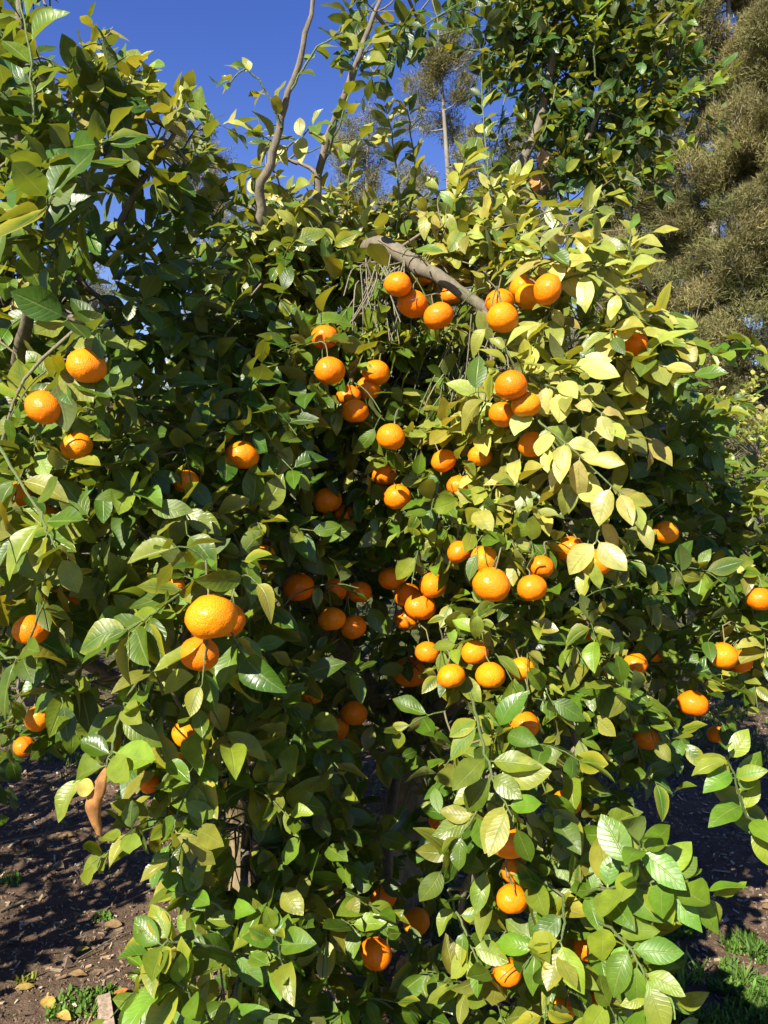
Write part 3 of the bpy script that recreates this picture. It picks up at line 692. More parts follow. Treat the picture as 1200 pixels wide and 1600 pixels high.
# ------------------------------------------------------------------ trim leaves off the fruit faces and the sun's path to them
toS = SUN
keepf = np.random.default_rng(5).random(len(ALLF))
for T in (TC, TL, TR):
    T.lv.pack()
    mid = T.lv.base + T.lv.ax * (T.lv.len * .55)[:, None]; tipp = T.lv.base + T.lv.ax * (T.lv.len * .95)[:, None]
    kill = np.zeros(len(mid), bool)
    for f, c, r in zip(ALLF, FC, FR):
        for q in (mid, tipp, T.lv.base):
            v = q - c
            kill |= np.linalg.norm(v, axis=1) < r * 1.02
            if f[3] >= .5:
                u = nrm(CAM - c); s = v @ u; e = np.linalg.norm(v - s[:, None] * u, axis=1)
                kill |= (s > -.01) & (e < r * (.18 + .60 * f[3])) & ((q is not T.lv.base) | (f[3] > .8)) & ~((f[3] < .75) & (T.lv.tint[:, 0] * 977 % 1 < .3))
            if f[4]:
                s = v @ toS; e = np.linalg.norm(v - s[:, None] * toS, axis=1)
                kill |= (s > 0) & (s < 2.5) & (e < r * .62) & ((T.lv.tint[:, 1] * 1531 % 1) > .12)
    # keep the exposed limb in view
    line = np.concatenate([spline([P(615, 395, 2.07), P(655, 418, 2.02), P(715, 452, 1.98), P(762, 488, 1.96)], 24), spline([P(407, 315, 2.04), P(424, 240, 2.0), P(447, 160, 1.98), P(478, 60, 1.95), P(497, -60, 1.95)], 40)])
    tl = np.array([P(q, w_, 2.85) for q, w_ in ((378, 1265), (378, 1285), (377, 1305), (376, 1325), (376, 1345), (377, 1365), (378, 1385))])
    for c in tl:
        for q in (mid, tipp):
            v = q - c
            for u, rr_ in ((nrm(CAM - c), .030), (toS, .055)):
                s = v @ u; kill |= (s > 0) & (np.linalg.norm(v - s[:, None] * u, axis=1) < rr_)
    for c in line:
        for q in (mid, tipp):
            v = q - c; u = nrm(CAM - c); s = v @ u; e = np.linalg.norm(v - s[:, None] * u, axis=1)
            kill |= (s > -.01) & (e < .022)
            s = v @ toS; e = np.linalg.norm(v - s[:, None] * toS, axis=1)
            kill |= (s > 0) & (e < .014)
    T.lv.sel(~kill)
    finish_tree(T)

# ------------------------------------------------------------------ mandarins
def fruit_mesh(seed):
    r = np.random.default_rng(seed); nu, nv = 28, 18
    th = np.linspace(0, math.pi, nv + 1); ph = np.arange(nu) * 2 * math.pi / nu
    TH, PH = np.meshgrid(th, ph, indexing='ij')
    ob = r.uniform(.80, .90)
    lob = 1 + .012 * np.cos(PH * 10 + r.uniform(0, 6)) * np.sin(TH) + .03 * np.cos(PH * 2 + r.uniform(0, 6)) * np.sin(TH) + .02 * np.cos(PH * 3 + r.uniform(0, 6)) * np.sin(TH) ** 2
    rough = .014 * np.sin(9 * TH + r.uniform(0, 6)) * np.sin(7 * PH + r.uniform(0, 6)) * np.sin(TH) + .018 * np.sin(5 * TH + r.uniform(0, 6)) * np.sin(4 * PH + r.uniform(0, 6)) * np.sin(TH)
    rad = lob + rough
    neck = r.uniform(.0, .14) * np.exp(-(TH / .42) ** 2) - .08 * np.exp(-(TH / .16) ** 2)
    dim = -.10 * np.exp(-((math.pi - TH) / .33) ** 2)
    x = rad * np.sin(TH) * np.cos(PH); y = rad * np.sin(TH) * np.sin(PH); z = ob * np.cos(TH) * rad + neck - dim
    V = np.stack([x, y, z], -1).reshape(-1, 3)
    i = np.arange(nv)[:, None] * nu; j = np.arange(nu)[None]; k = (j + 1) % nu
    F = np.stack([i + j, i + nu + j, i + nu + k, i + k], -1).reshape(-1, 4)
    top = ob + .0 + neck[0, 0]
    return V, F, top
FM = []
for s in range(10):
    V, F, top = fruit_mesh(s + 40)
    FM.append((mesh_np('mandarin_peel', V * .034, F, M_PEEL), top * .034))
def calyx_mesh():
    V = [[0, 0, .0022]]; F = []
    for k in range(10):
        a = k * math.pi / 5; r = .0062 if k % 2 == 0 else .0030
        V.append([r * math.cos(a), r * math.sin(a), .0004 if k % 2 == 0 else .0014])
    V.append([0, 0, -.001])
    for k in range(10): F.append([0, 1 + k, 1 + (k + 1) % 10]); F.append([11, 1 + (k + 1) % 10, 1 + k])
    return mesh_np('calyx', np.array(V), F, M_CALYX, False)
ME_CAL = calyx_mesh()

UNIQUE = {  # labels for fruit that something nearby tells apart
 (622,445): 'round mandarin hanging just under the upper end of the bare limb',
 (645,475): 'shaded mandarin with a leaf across it between two sunlit ones under the bare limb',
 (685,494): 'flat-topped sunlit mandarin with a thin twig shadow across it below the bare limb',
 (660,428): 'mandarin mostly hidden behind the bare limb',
 (785,497): 'bright mandarin hanging at the lower end of the bare grey limb',
 (856,452): 'mandarin showing its dimpled base beside a large pale leaf',
 (515,580): 'single mandarin with a thin shadow stripe left of a small fruit cluster',
 (611,683): 'lone mandarin under two broad green leaves below the small cluster',
 (799,603): 'topmost brightest mandarin of the three above the long drooping pale branch',
 (822,633): 'mandarin with a brown scrap of leaf stuck on it',
 (832,695): 'mandarin in leaf shade directly below the bright trio',
 (768,913): 'large bumpy sunlit mandarin at the front of the right-hand fruit cluster',
 (831,919): 'half-shaded mandarin right beside the large bumpy one',
 (932,880): 'mandarin with pale drooping leaves lying over its top',
 (676,915): 'half-lit mandarin touching a fully shaded one beside the hollow',
 (657,948): 'fully shaded mandarin under the half-lit one beside the hollow',
 (467,918): 'dark shaded mandarin alone on the far left side of the hollow',
 (766,1056): 'lowest sunlit mandarin of the tight cluster below the bumpy fruit',
 (705,1057): 'sunlit mandarin standing a little apart left of the tight cluster',
 (820,1133): 'single round sunlit mandarin hanging below the tight cluster',
 (330,965): 'biggest mandarin, wide and lumpy with a dark shadow band, above another fruit',
 (312,1022): 'shaded mandarin directly beneath the biggest lumpy one',
 (992,538): 'sunlit mandarin with a leaf shadow at the outer end of a pale leafy branch',
 (796,1318): 'mandarin capped by broad green leaves, top of the low vertical string of fruit',
 (800,1405): 'lowest bright mandarin of the low vertical string of fruit',
 (793,1520): 'sunlit mandarin near the ground tucked above a glossy leaf',
 (587,1490): 'mandarin close to the ground with a leaf covering half of it',
 (920,1480): 'mandarin peeping out behind the lime green leaves of the low branch',
 (1083,1100): 'shaded wide mandarin above the dark grass strip',
 (135,572): 'shaded wide mandarin hanging under a twig beside a round pale leaf',
 (70,637): 'sunlit mandarin with a raised neck on the large-leaved tree',
 (48,985): 'mandarin striped by twig shadows among long green leaves of the large-leaved tree',
 (62,1122): 'dark shaded mandarin hanging low over the bare soil',
 (1187,936): 'sunlit mandarin on the small-leaved tree with a leaf against its side',
 (1130,1025): 'sunlit mandarin with a curved leaf shadow on the small-leaved tree',
 (705,462): 'mandarin peeping out below the bare limb behind the flat-topped one',
 (781,472): 'mandarin pressed behind the bright one at the lower end of the bare limb',
 (818,450): 'mandarin half under a pale leaf next to the dimpled one',
 (826,464): 'shaded mandarin under the leaf-covered one in the bunch at the limb end',
 (507,527): 'leaf-covered mandarin directly above the single striped one',
 (588,582): 'uppermost mandarin of the small cluster below the bare twigs',
 (574,608): 'shaded middle mandarin of the small cluster below the bare twigs',
 (545,618): 'smallest sunlit mandarin of the small cluster below the bare twigs',
 (555,643): 'lowest mandarin of the small cluster below the bare twigs',
 (785,648): 'lowest mandarin of the bright trio above the long drooping pale branch',
 (601,743): 'dim mandarin right above a half-lit one in the middle of the tree',
 (621,777): 'half-lit mandarin right below a dim one in the middle of the tree',
 (718,862): 'mandarin crossed by a pale leaf on the upper edge of the bumpy one\'s cluster',
 (757,874): 'mandarin tucked behind the top of the large bumpy one',
 (845,886): 'mandarin behind the half-shaded one beside the bumpy fruit',
 (891,858): 'shaded mandarin touching the one under pale drooping leaves',
 (742,1020): 'uppermost mandarin of the tight cluster below the bumpy fruit',
 (815,1046): 'leaf-covered mandarin on the outer side of the tight cluster',
 (668,1020): 'mandarin with one sunlit edge at the rim of the dark hollow',
 (519,968): 'shaded mandarin touching another across the hollow from the half-lit pair',
 (552,980): 'shaded mandarin pressed to the hollow side of its touching neighbour',
 (293,1148): 'sunlit mandarin broken up by leaf shadows above the bare soil',
 (325,1114): 'shaded mandarin just above the shadow-broken one',
 (757,1300): 'shaded mandarin behind the leaf-capped top fruit of the low string',
 (803,1360): 'middle mandarin of the low vertical string of fruit',
 (885,1255): 'mandarin crossed by fine twig shadows beside the low vertical string',
 (598,1400): 'half-lit mandarin low in the hollow above the ground-level one',
 (945,1570): 'shaded mandarin lowest under the lime green leaves',
 (992,1036): 'half-lit mandarin beside small glossy leaves on the dark flank of the tree',
 (1010,1155): 'shaded mandarin hanging lowest on the dark flank of the tree',
 (1155,1034): 'mandarin tucked behind the shadowed one on the small-leaved tree',
}
def glabel(f, src):
    if (f[0], f[1]) in UNIQUE: return UNIQUE[(f[0], f[1])], None
    if src == 'L': return 'smaller shaded mandarin half hidden in the large-leaved tree', 'half hidden mandarins on the large-leaved tree'
    if f[1] < 500: return 'sunlit mandarin in the crowded bunch at the end of the bare limb', 'mandarins bunched by the bare limb'
    if f[1] < 690 and f[0] < 620: return 'mandarin in the small cluster left of the bright trio', 'mandarins in the small upper cluster'
    if f[1] > 1160: return 'small mandarin half hidden among the low leaves near the ground', 'half hidden low mandarins'
    if f[4]: return 'sunlit mandarin half covered by leaves on the loaded tree', 'half covered sunlit mandarins'
    return 'dim mandarin in deep leaf shade inside the loaded tree', 'mandarins in the shade inside the tree'
MG = 'mandarins hanging on the trees'
for k, (f, c, r) in enumerate(zip(ALLF, FC, FR)):
    src = 'C' if k < len(FRUIT) else ('L' if k < len(FRUIT) + len(FRUIT_L) else 'R')
    T = {'C': TC, 'L': TL, 'R': TR}[src]
    me, top = FM[k % 10]
    o = bpy.data.objects.new('mandarin', me); C.objects.link(o)
    s = r / .034
    o.location = c; o.scale = (s, s, s)
    tilt = R.normal(0, .22, 2)
    if (f[0], f[1]) == (856, 452): tilt = np.array([-1.25, .2])      # shows its base
    if (f[0], f[1]) in ((785, 648), (685, 494)): tilt = np.array([.5, 0])
    o.rotation_euler = (tilt[0], tilt[1], R.uniform(0, 6.28))
    lab, grp = glabel(f, src); tag(o, lab, 'mandarin', MG if grp is None else grp)
    ca = bpy.data.objects.new('calyx', ME_CAL); C.objects.link(ca); ca.parent = o; ca.location = (0, 0, top - .002)
    # fruit stalk: part of the tree's twigs, from the calyx up into the foliage
    Rm = o.rotation_euler.to_matrix(); t0 = np.array(Rm @ Vector((0, 0, (top - .001) * s))) + c
    up = nrm(np.array(Rm @ Vector((0, 0, 1))) * .5 + np.array([0, .8, .25]))
    e = t0 + up * R.uniform(.02, .05) + R.normal(0, .008, 3)
    T.twig(e, t0, .0018, .0016, 0, (.26, .24, .09, 1))
    tp = np.array(T.tips); v = tp - e
    cost = np.linalg.norm(v, axis=1) - .5 * v[:, 2] - .6 * np.clip(v[:, 1], -1, .15) + 9 * (np.linalg.norm(v, axis=1) < .02)
    T.twig(tp[np.argmin(cost)], e, .0024, .0018, .03)

# ------------------------------------------------------------------ which leaves show largest
zb = np.full(240 * 320, 1e9)
for T in (TC, TL, TR):
    V, gi, gj, d, ok = T.vis
    np.minimum.at(zb, (gj * 240 + gi)[ok], d[ok])
for T in (TC, TL, TR): build_leaves(T, zb, 300)

# ------------------------------------------------------------------ orchard trees farther back
def far_citrus(base, h, rad, label, nsh=170, size=.075, style='mid', fruit=0):
    T = Tree('mandarin_tree', base, label, 'tree', GRP)
    base = np.array(base)
    T.limb([base + [0, 0, -.05], base + [.03, 0, h * .25], base + [0, .02, h * .45]], .06, .045, 7, 8, 'trunk')
    for k in range(6):
        a = k * 1.05 + R.uniform(0, .5); T.limb([base + [0, 0, h * .35], base + [rad * .35 * math.cos(a), rad * .35 * math.sin(a), h * .6], base + [rad * .7 * math.cos(a), rad * .7 * math.sin(a), h * .8]], .025, .008, 7, 6)
    for k in range(nsh):
        v = nrm(R.normal(0, 1, 3)); v[2] = abs(v[2]) if v[2] < -.75 else v[2]
        rr = R.uniform(.55, 1.0) ** .5 * (1 + .22 * math.sin(5 * v[0] + 3 * v[2] + base[0]) * math.sin(4 * v[1] + 2))
        q = base + [0, 0, h * .55] + v * rr * np.array([rad, rad, h * .46])
        T.twig(T.near(q), q, .004, .002, .05)
        shoot(T.lv, q, v + [0, 0, .4], R.uniform(.12, .25), 9, size, style, .1)
    T.lv.pack(); finish_tree(T)
    zz = np.full(240 * 320, -1.0); build_leaves(T, zz, 0)
    return T
far_citrus((-2.1, 2.45, 0), 1.9, .85, 'bushy citrus tree whose shadow falls over the bare soil', 330, .09, 'deep')
far_citrus((2.15, 5.6, 0), 2.0, .7, 'citrus tree with fine yellowish leaves standing behind the loaded tree', 330, .06, 'pale')
far_citrus((3.6, 7.2, 0), 2.0, 1.0, 'citrus tree beyond the grassy strip, partly in sun', 330, .06, 'mid')
far_citrus((-2.35, 5.2, 0), 1.7, .8, 'low dark citrus tree behind the bare shaded soil', 300, .07, 'deep')
far_citrus((-.4, 7.0, 0), 2.1, 1.0, 'citrus tree in the next row straight behind the loaded tree', 300, .07, 'deep')
far_citrus((1.2, 8.5, 0), 2.1, 1.0, 'farther citrus tree seen through gaps in the foliage', 260, .07, 'mid')

# ------------------------------------------------------------------ casuarinas behind
def casuarina(px, d, top_py, width, label, n=26000, lean=0.0):
    q = P(px, 740, d); base = np.array([q[0], q[1], -.1]); H = float(P(px, top_py, d)[2])
    root = empty('casuarina_tree', base); tag(root, label, 'tree', 'wispy casuarinas along the back')
    t = np.linspace(0, 1, 16)
    tr = base + np.stack([lean * t * H + .25 * np.sin(t * 5 + px), .15 * np.sin(t * 4), t * H], -1)
    tb = Tubes(); tb.add(tr, .15 * (1 - t) ** .8 + .02, 8, (1, 1, 1, 1), .05)
    o = obj('trunk', tb.mesh('trunk', M_BARK2)); o.parent = root; o.location = -base
    br = Tubes(); cen = []; dirs = []; 
    nb = 90
    for k in range(nb):
        u = R.uniform(.12, .97); s0 = np.array([np.interp(u, t, tr[:, i]) for i in range(3)])
        a = k * 2.4 + R.normal(0, .4)
        L = width * (.35 + .75 * (1 - u) ** .8) * R.uniform(.6, 1.15)
        dr = np.array([math.cos(a), math.sin(a), R.uniform(.25, .8)])
        e = s0 + nrm(dr) * L; m = s0 + nrm(dr * [1, 1, .5]) * L * .5
        ln = spline([s0, m, e + [0, 0, L * .12]], 8)
        br.add(ln, np.linspace(.055 * (1 - u) + .018, .008, 8), 5)
        for c in range(9):
            f = R.uniform(.35, 1.0); c0 = np.array([np.interp(f, np.linspace(0, 1, 8), ln[:, i]) for i in range(3)])
            c1 = c0 + R.normal(0, .14, 3) * L * .6 + [0, 0, .1 * L]
            br.add(np.array([c0, (c0 + c1) / 2 + R.normal(0, .04, 3), c1]), [.014, .01, .006], 4)
            cen.append(c1); dirs.append(nrm(c1 - c0) * .5 + nrm(dr) * .3)
    o = obj('branches', br.mesh('branches', M_BARK2)); o.parent = root; o.location = -base; tag(o, kind='stuff')
    cen = np.array(cen); dirs = np.array(dirs)
    k = R.integers(0, len(cen), n)
    sp = R.normal(0, 1, (n, 3)); sp = nrm(sp) * (R.random((n, 1)) ** .5) * R.uniform(.22, .60, len(cen))[k][:, None] * [1, 1, .8]
    p = cen[k] + sp * .8
    dv = nrm(dirs[k] * .5 + nrm(sp) * .4 + [0, 0, .45] + R.normal(0, .5, (n, 3)))
    l = R.uniform(.09, .22, n)[:, None]; wd = R.uniform(.015, .026, n)[:, None]
    side = nrm(np.cross(dv, R.normal(0, 1, (n, 3))))
    tip = p + dv * l + np.array([0, 0, -.16]) * l
    V = np.stack([p - side * wd * .5, p + side * wd * .5, tip], 1).reshape(-1, 3)
    F = np.arange(n * 3).reshape(-1, 3)
    tone = R.normal(1, .16, len(cen))[k]
    warm = np.clip(R.normal(.5, .3, len(cen)), 0, 1)[k][:, None]
    c = (np.array([.150, .155, .055]) * (1 - warm) + np.array([.225, .190, .080]) * warm) * tone[:, None] * R.uniform(.75, 1.25, (n, 1))
    tint = np.repeat(np.concatenate([c, np.ones((n, 1))], 1), 3, 0)
    o = obj('foliage', mesh_np('foliage', V, F, M_NEEDLE, True, None, tint)); o.parent = root; o.location = -base; tag(o, kind='stuff')
for a in [
 (1110, 21, -150, 3.3, 'tall casuarina with a bare pale upper trunk and open crown', 400000),
 (1215, 19, 60, 2.8, 'casuarina with dense drooping olive tufts beside the tall open one', 340000),
 (985, 24, 230, 2.8, 'shorter casuarina filling the gap below the dark citrus shoots', 200000),
 (690, 24, 60, 2.3, 'slender pointed casuarina rising behind the middle of the loaded tree', 90000),
 (585, 27, 190, 2.4, 'hazy casuarina top left of the slender pointed one', 45000),
 (320, 27, 210, 2.3, 'thin sparse casuarina seen in the gap between two mandarin trees', 55000),
 (420, 30, 330, 2.6, 'low casuarina behind the gap between mandarin trees', 25000),
 (830, 26, 190, 2.6, 'casuarina half hidden behind the upright citrus shoots', 50000),
 (130, 28, 420, 2.6, 'casuarina glimpsed through gaps in the large-leaved tree', 25000)]:
    casuarina(*a)

# a wood far behind that reads as one mass
n = 70000
x = R.uniform(-45, 45, n); top = 5.5 + 1.6 * vnoise(x, x * 0, 5.0, 31) + 1.0 * vnoise(x, x * 0, 1.7, 32)
z = top * R.random(n) ** .7; y = 44 + R.uniform(-2.5, 2.5, n)
p = np.stack([x, y, z], -1); dv = nrm(R.normal(0, 1, (n, 3)) + [0, 0, .5]); l = R.uniform(.5, 1.1, n)[:, None]; wd = R.uniform(.08, .2, n)[:, None]
sd_ = nrm(np.cross(dv, R.normal(0, 1, (n, 3))))
V = np.stack([p - sd_ * wd, p + sd_ * wd, p + dv * l], 1).reshape(-1, 3)
c = np.array([.11, .115, .045]) * R.uniform(.6, 1.4, (n, 1))
tag(obj('distant_wood', mesh_np('distant_wood', V, np.arange(n * 3).reshape(-1, 3), M_NEEDLE, True, None, np.repeat(np.concatenate([c, np.ones((n, 1))], 1), 3, 0))), 'far olive green wood closing the view behind the casuarinas', 'wood', kind='stuff')

# ------------------------------------------------------------------ things on the ground
def on_ground(px, py):
    g = G(px, py); return np.array([g[0], g[1], float(gz(g[0], g[1]))])
# wood chips and straw litter
n = 20000
x = R.uniform(-2.2, 2.4, n); y = 1.9 + 3.4 * R.random(n) ** 1.4
z = gz(x, y)
a = R.uniform(0, 6.28, n); l = R.gamma(1.8, .0050, n) + .003; wd = l * R.uniform(.12, .5, n)
pit = R.normal(0, .3, n)
ax = np.stack([np.cos(a) * np.cos(pit), np.sin(a) * np.cos(pit), np.sin(pit)], -1); sd_ = np.stack([-np.sin(a), np.cos(a), R.normal(0, .3, n)], -1)
p = np.stack([x, y, z + .004 + np.abs(pit) * l * .4], -1)
V = np.stack([p - ax * l[:, None] * .5 - sd_ * wd[:, None] * .5, p + ax * l[:, None] * .5 - sd_ * wd[:, None] * .35, p + ax * l[:, None] * .5 + sd_ * wd[:, None] * .4, p - ax * l[:, None] * .45 + sd_ * wd[:, None] * .5], 1)
V2 = V + np.array([0, 0, -.003])
VV = np.concatenate([V, V2], 1).reshape(-1, 3); b0 = (np.arange(n) * 8)[:, None]
F = np.concatenate([b0 + np.array([q]) for q in ([0, 1, 2, 3], [0, 4, 5, 1], [1, 5, 6, 2], [2, 6, 7, 3], [3, 7, 4, 0])])
pal = np.array([[.34, .26, .17], [.22, .15, .09], [.45, .38, .28], [.13, .085, .055], [.28, .18, .10]])
c = pal[R.choice(5, n, p=[.24, .26, .12, .24, .14])] * R.uniform(.7, 1.2, (n, 1))
tag(obj('wood_chips', mesh_np('wood_chips', VV, F, M_CHIP, False, None, np.repeat(np.concatenate([c, np.ones((n, 1))], 1), 8, 0))), 'pale wood chips and straw littering the brown soil', 'litter', kind='stuff')
# clods of soil
n = 9000
x = R.uniform(-2.2, 2.4, n); y = 1.9 + 3.2 * R.random(n) ** 1.4; z = gz(x, y)
octv = np.array([[1, 0, 0], [0, 1, 0], [-1, 0, 0], [0, -1, 0], [0, 0, 1], [0, 0, -.6]], float)
octf = np.array([[0, 1, 4], [1, 2, 4], [2, 3, 4], [3, 0, 4], [1, 0, 5], [2, 1, 5], [3, 2, 5], [0, 3, 5]])
s = (R.gamma(1.8, .0026, n) + .002)[:, None, None]
V = np.stack([x, y, z], -1)[:, None] + octv[None] * s * R.uniform(.6, 1.3, (n, 6, 3)) 
F = (octf[None] + (np.arange(n) * 6)[:, None, None]).reshape(-1, 3)
c = np.array([.12, .082, .058]) * R.uniform(.6, 1.5, (n, 1))
tag(obj('soil_clods', mesh_np('soil_clods', V.reshape(-1, 3), F, M_CHIP, False, None, np.repeat(np.concatenate([c, np.ones((n, 1))], 1), 6, 0))), 'small brown clods of earth scattered over the soil', 'soil', kind='stuff')

def ground_leaf(px, py, size, ang, col, label, grp, curl=.25):
    b = on_ground(px, py); Lv = Leaves()
    Lv.add(np.array([[0, 0, .012]]), np.array([[math.cos(ang), math.sin(ang), .08]]), np.array([[0, -.25, 1.]]), size, 'dry', .46)
    Lv.pack(); Lv.tint[:] = (*col, 0)
    o = obj('fallen_leaf', mesh_np('fallen_leaf', Lv.verts()[0], LEAF_F, M_DRY, True, LEAF_UV, np.repeat(Lv.tint, NV, 0)))
    o.location = b; tag(o, label, 'leaf', grp)
FG = 'dead leaves lying on the soil'
ground_leaf(70, 1560, .085, -1.0, (.46, .31, .07), 'large curled tan dead leaf on the soil beside green weeds', FG)
ground_leaf(88, 1590, .06, -.6, (.42, .27, .06), 'tan dead leaf tucked under the large curled one', FG)
ground_leaf(20, 1550, .06, .2, (.36, .24, .07), 'flat pale brown leaf on open soil past the large curled leaf', FG)
ground_leaf(117, 1490, .05, .9, (.36, .29, .05), 'small yellowish leaf standing on its edge on sunlit soil', FG)
ground_leaf(105, 1525, .06, .1, (.30, .19, .08), 'narrow dry brown leaf lying flat on sunlit soil', FG)
ground_leaf(175, 1560, .045, .5, (.40, .16, .04), 'rusty orange leaf scrap beside the wood chunk', FG)
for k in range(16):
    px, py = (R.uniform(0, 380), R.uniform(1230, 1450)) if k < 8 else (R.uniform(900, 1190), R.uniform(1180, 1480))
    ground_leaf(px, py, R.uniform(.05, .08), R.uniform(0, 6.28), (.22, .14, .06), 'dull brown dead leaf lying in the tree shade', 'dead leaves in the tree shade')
for k in range(14):
    ground_leaf(R.uniform(600, 800), R.uniform(1250, 1600), R.uniform(.05, .08), R.uniform(0, 6.28), (.40, .22, .09), 'pale dry leaf on the ground under the loaded tree', 'dry leaves under the tree')

# split wood chunk
b = on_ground(164, 1590)
V = np.array([[-.022, -.075, 0], [.024, -.08, 0], [.030, .07, 0], [-.020, .085, 0], [-.016, -.07, .026], [.014, -.074, .034], [.016, .066, .030], [-.014, .075, .022]])
V = V + R.normal(0, .0025, V.shape)
F = np.array([[3, 2, 1, 0], [4, 5, 6, 7], [0, 1, 5, 4], [1, 2, 6, 5], [2, 3, 7, 6], [3, 0, 4, 7]])
o = obj('wood_chunk', mesh_np('wood_chunk', V, F, plain('split_wood', (.20, .14, .09), (.38, .29, .21), 70, .9, .8, .006), False)); o.location = b + [0, 0, -.004]; o.rotation_euler = (0.05, .1, .45)
tag(o, 'small split chunk of grey-brown wood on the soil beside green weeds', 'wood')

# fallen sticks
for k, (p0, p1, r, lab) in enumerate([((0, 1428), (60, 1400), .006, 'short thick stick lying on the sunlit soil'), ((120, 1500), (250, 1430), .003, 'long thin pale straw stalk lying along the shadow edge'),
    ((0, 1325), (140, 1290), .003, 'thin stick lying on the shaded soil'), ((180, 1410), (330, 1360), .004, 'thin dark stick in the tree shade near the smooth trunk')]):
    a, b = on_ground(*p0), on_ground(*p1); tb = Tubes()
    m = (a + b) / 2 + [R.normal(0, .01), R.normal(0, .01), .012]
    tb.add(spline([a + [0, 0, .006], m, b + [0, 0, .006]], 8), np.linspace(r, r * .6, 8), 6, (.95, .9, .8, 1), .1)
    o = obj('fallen_stick', tb.mesh('fallen_stick', M_BARK)); tag(o, lab, 'stick', 'sticks on the soil')

# dried curled leaf on the tip of a low shoot
q = spline([P(165, 1200, 1.32), P(158, 1222, 1.31), P(150, 1245, 1.31), P(147, 1268, 1.31), P(152, 1290, 1.31), P(155, 1303, 1.31)], 18)
rr = np.interp(np.linspace(0, 1, 18), [0, .12, .35, .55, .8, 1], [.002, .008, .0165, .014, .0075, .005])
ang = np.linspace(0, 2 * math.pi * 1.25, 15)                    # the blade rolls over itself once
tt = np.linspace(0, 1, 18)[:, None]
rad = rr[:, None] * (1.0 - .30 * ang[None] / ang[-1] + .10 * np.sin(ang[None] * 4 + tt * 5) + .06 * np.sin(tt * 23 + ang[None] * 2))
V = q[:, None] + np.stack([rad * np.cos(ang + 2.6), .75 * rad * np.sin(ang + 2.6), .12 * rad * np.sin(ang * 2)], -1)
i = (np.arange(17)[:, None] * 15 + np.arange(14)[None]).ravel()
c = np.array([.36, .165, .05, 1]) * np.concatenate([R.uniform(.8, 1.25, (18 * 15, 1)).repeat(3, 1), np.ones((18 * 15, 1))], 1)
class tb:
    mesh = staticmethod(lambda n, m: mesh_np(n, V.reshape(-1, 3), np.stack([i, i + 1, i + 16, i + 15], -1), m, True, None, c))
o = obj('dried_leaf', tb.mesh('dried_leaf', M_DRY)); tag(o, 'orange-brown dried curled leaf hanging from a low shoot over bare soil', 'leaf')
Lv = Leaves(); Lv.add(np.array([P(150, 1232, 1.30)]), np.array([[-.8, -.1, .15]]), np.array([[-.3, -.8, .3]]), .032, 'pale', .9); Lv.pack(); Lv.tint[:] = (.42, .36, .07, 0)
o2 = obj('leaf_scrap', mesh_np('leaf_scrap', Lv.verts()[0], LEAF_F, M_DRY, True, LEAF_UV, np.repeat(Lv.tint, NV, 0))); o2.parent = o

# grass and weeds
def blades(pts, hmin, hmax, wmin, wmax, col, broad=0.0):
    n = len(pts); a = R.uniform(0, 6.28, n); lean = R.uniform(.1, .9, n)
    h = R.uniform(hmin, hmax, n)[:, None]; wd = R.uniform(wmin, wmax, n)[:, None]
    dr = np.stack([np.cos(a) * lean, np.sin(a) * lean, np.ones(n)], -1); dr = nrm(dr)
    sd = np.stack([-np.sin(a), np.cos(a), np.zeros(n)], -1)
    mid = pts + dr * h * .6; tip = pts + dr * h + np.stack([np.cos(a) * lean, np.sin(a) * lean, -.35 * lean], -1) * h * .35
    V = np.stack([pts - sd * wd * .3, pts + sd * wd * .3, mid + sd * wd * .5, mid - sd * wd * .5, tip - sd * wd * .12, tip + sd * wd * .12], 1).reshape(-1, 3)
    b0 = (np.arange(n) * 6)[:, None]
    F = np.concatenate([b0 + np.array([[0, 1, 2, 3]]), b0 + np.array([[3, 2, 5, 4]])])
    c = np.array(col) * R.uniform(.6, 1.4, (n, 1)) * (1 + R.normal(0, .1, (n, 3)))
    return V, F, np.repeat(np.concatenate([c, np.ones((n, 1))], 1), 6, 0)
def grass_patch(name, label, boxes, col, h, wd):
    pts = []
    for (x0, x1, y0, y1, n, thr, sd) in boxes:
        x = R.uniform(x0, x1, n); y = R.uniform(y0, y1, n)
        m = vnoise(x, y, .22, sd) + .6 * vnoise(x, y, .07, sd + 1) > thr
        x, y = x[m], y[m]; pts.append(np.stack([x, y, gz(x, y) - .003], -1))
    V, F, t = blades(np.concatenate(pts), *h, *wd, col)
    tag(obj(name, mesh_np(name, V, F, M_GRASS, True, None, t)), label, 'grass', kind='stuff')
g1 = G(1010, 1520); g2 = G(1250, 1640)
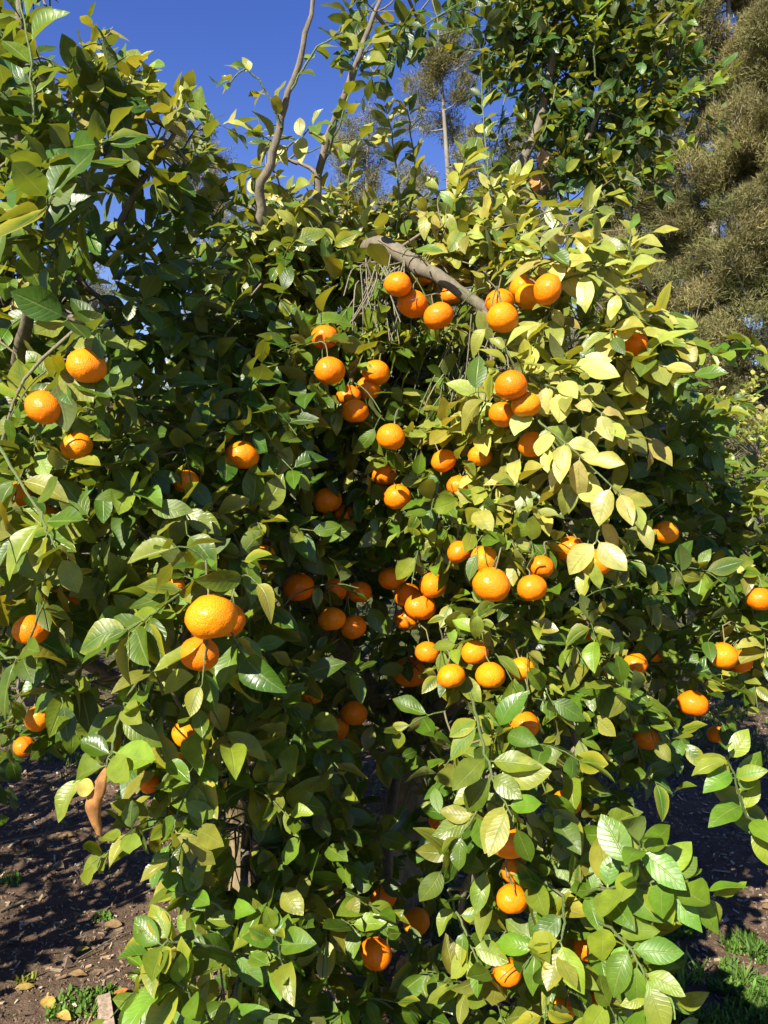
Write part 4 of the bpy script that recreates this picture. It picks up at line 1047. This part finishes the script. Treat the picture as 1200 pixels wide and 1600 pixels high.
grass_patch('grass', 'low green grass and weeds beside the loaded tree', [(.62, 1.9, 1.95, 2.62, 26000, .0, 21), (.35, 1.2, 2.0, 2.6, 2500, .5, 22)], (.085, .16, .022), (.012, .045), (.004, .011))
grass_patch('grass', 'mown grass strip behind the loaded tree', [(1.2, 4.5, 3.9, 6.5, 16000, .0, 24), (-3.5, -1.2, 3.7, 6.5, 9000, .15, 25), (-1.2, 1.2, 3.6, 6.5, 6000, .2, 26)], (.09, .14, .025), (.02, .07), (.005, .010))
grass_patch('grass', 'thin grass tufts under the low front branches', [(.15, .5, 2.25, 3.0, 2200, .25, 27)], (.08, .14, .025), (.02, .08), (.003, .006))
def weed(px, py, n, rad, label, col=(.10, .19, .025), hh=(.008, .03)):
    b = on_ground(px, py); a = R.uniform(0, 6.28, n); r = rad * R.random(n) ** .7
    pts = np.stack([r * np.cos(a), r * np.sin(a) * .8, np.zeros(n)], -1)
    pts[:, 2] = gz(b[0] + pts[:, 0], b[1] + pts[:, 1]) - b[2] - .002
    V, F, t = blades(pts, *hh, .006, .011, col)
    o = obj('weed', mesh_np('weed', V, F, M_GRASS, True, None, t)); o.location = b; tag(o, label, 'weed', 'weeds on the soil')
weed(128, 1572, 260, .085, 'patch of small bright green weeds between dead leaf and wood chunk')
weed(92, 1585, 70, .045, 'tiny green weed tuft beside the large curled dead leaf')
weed(170, 1550, 40, .03, 'tiny weed seedling above the wood chunk')
weed(160, 1425, 60, .04, 'sparse weed on the edge of the tree shadow')
weed(40, 1535, 40, .035, 'yellowish weed sprig on open sunlit soil', (.2, .2, .03))
weed(10, 1380, 60, .05, 'small weed in the shaded soil below the large-leaved tree')
for k in range(6):
    b = on_ground(R.uniform(1040, 1180), R.uniform(1490, 1540))
    pts = np.zeros((12, 3)); V, F, t = blades(pts + R.normal(0, .004, (12, 3)) * [1, 1, 0], .05, .10, .004, .009, (.13, .22, .04))
    o = obj('weed', mesh_np('weed', V, F, M_GRASS, True, None, t)); o.location = b; tag(o, 'taller single grass weed rising at the edge of the grass', 'weed', 'tall weeds by the grass')
print('leaves', len(TC.lv.base), len(TL.lv.base), len(TR.lv.base))
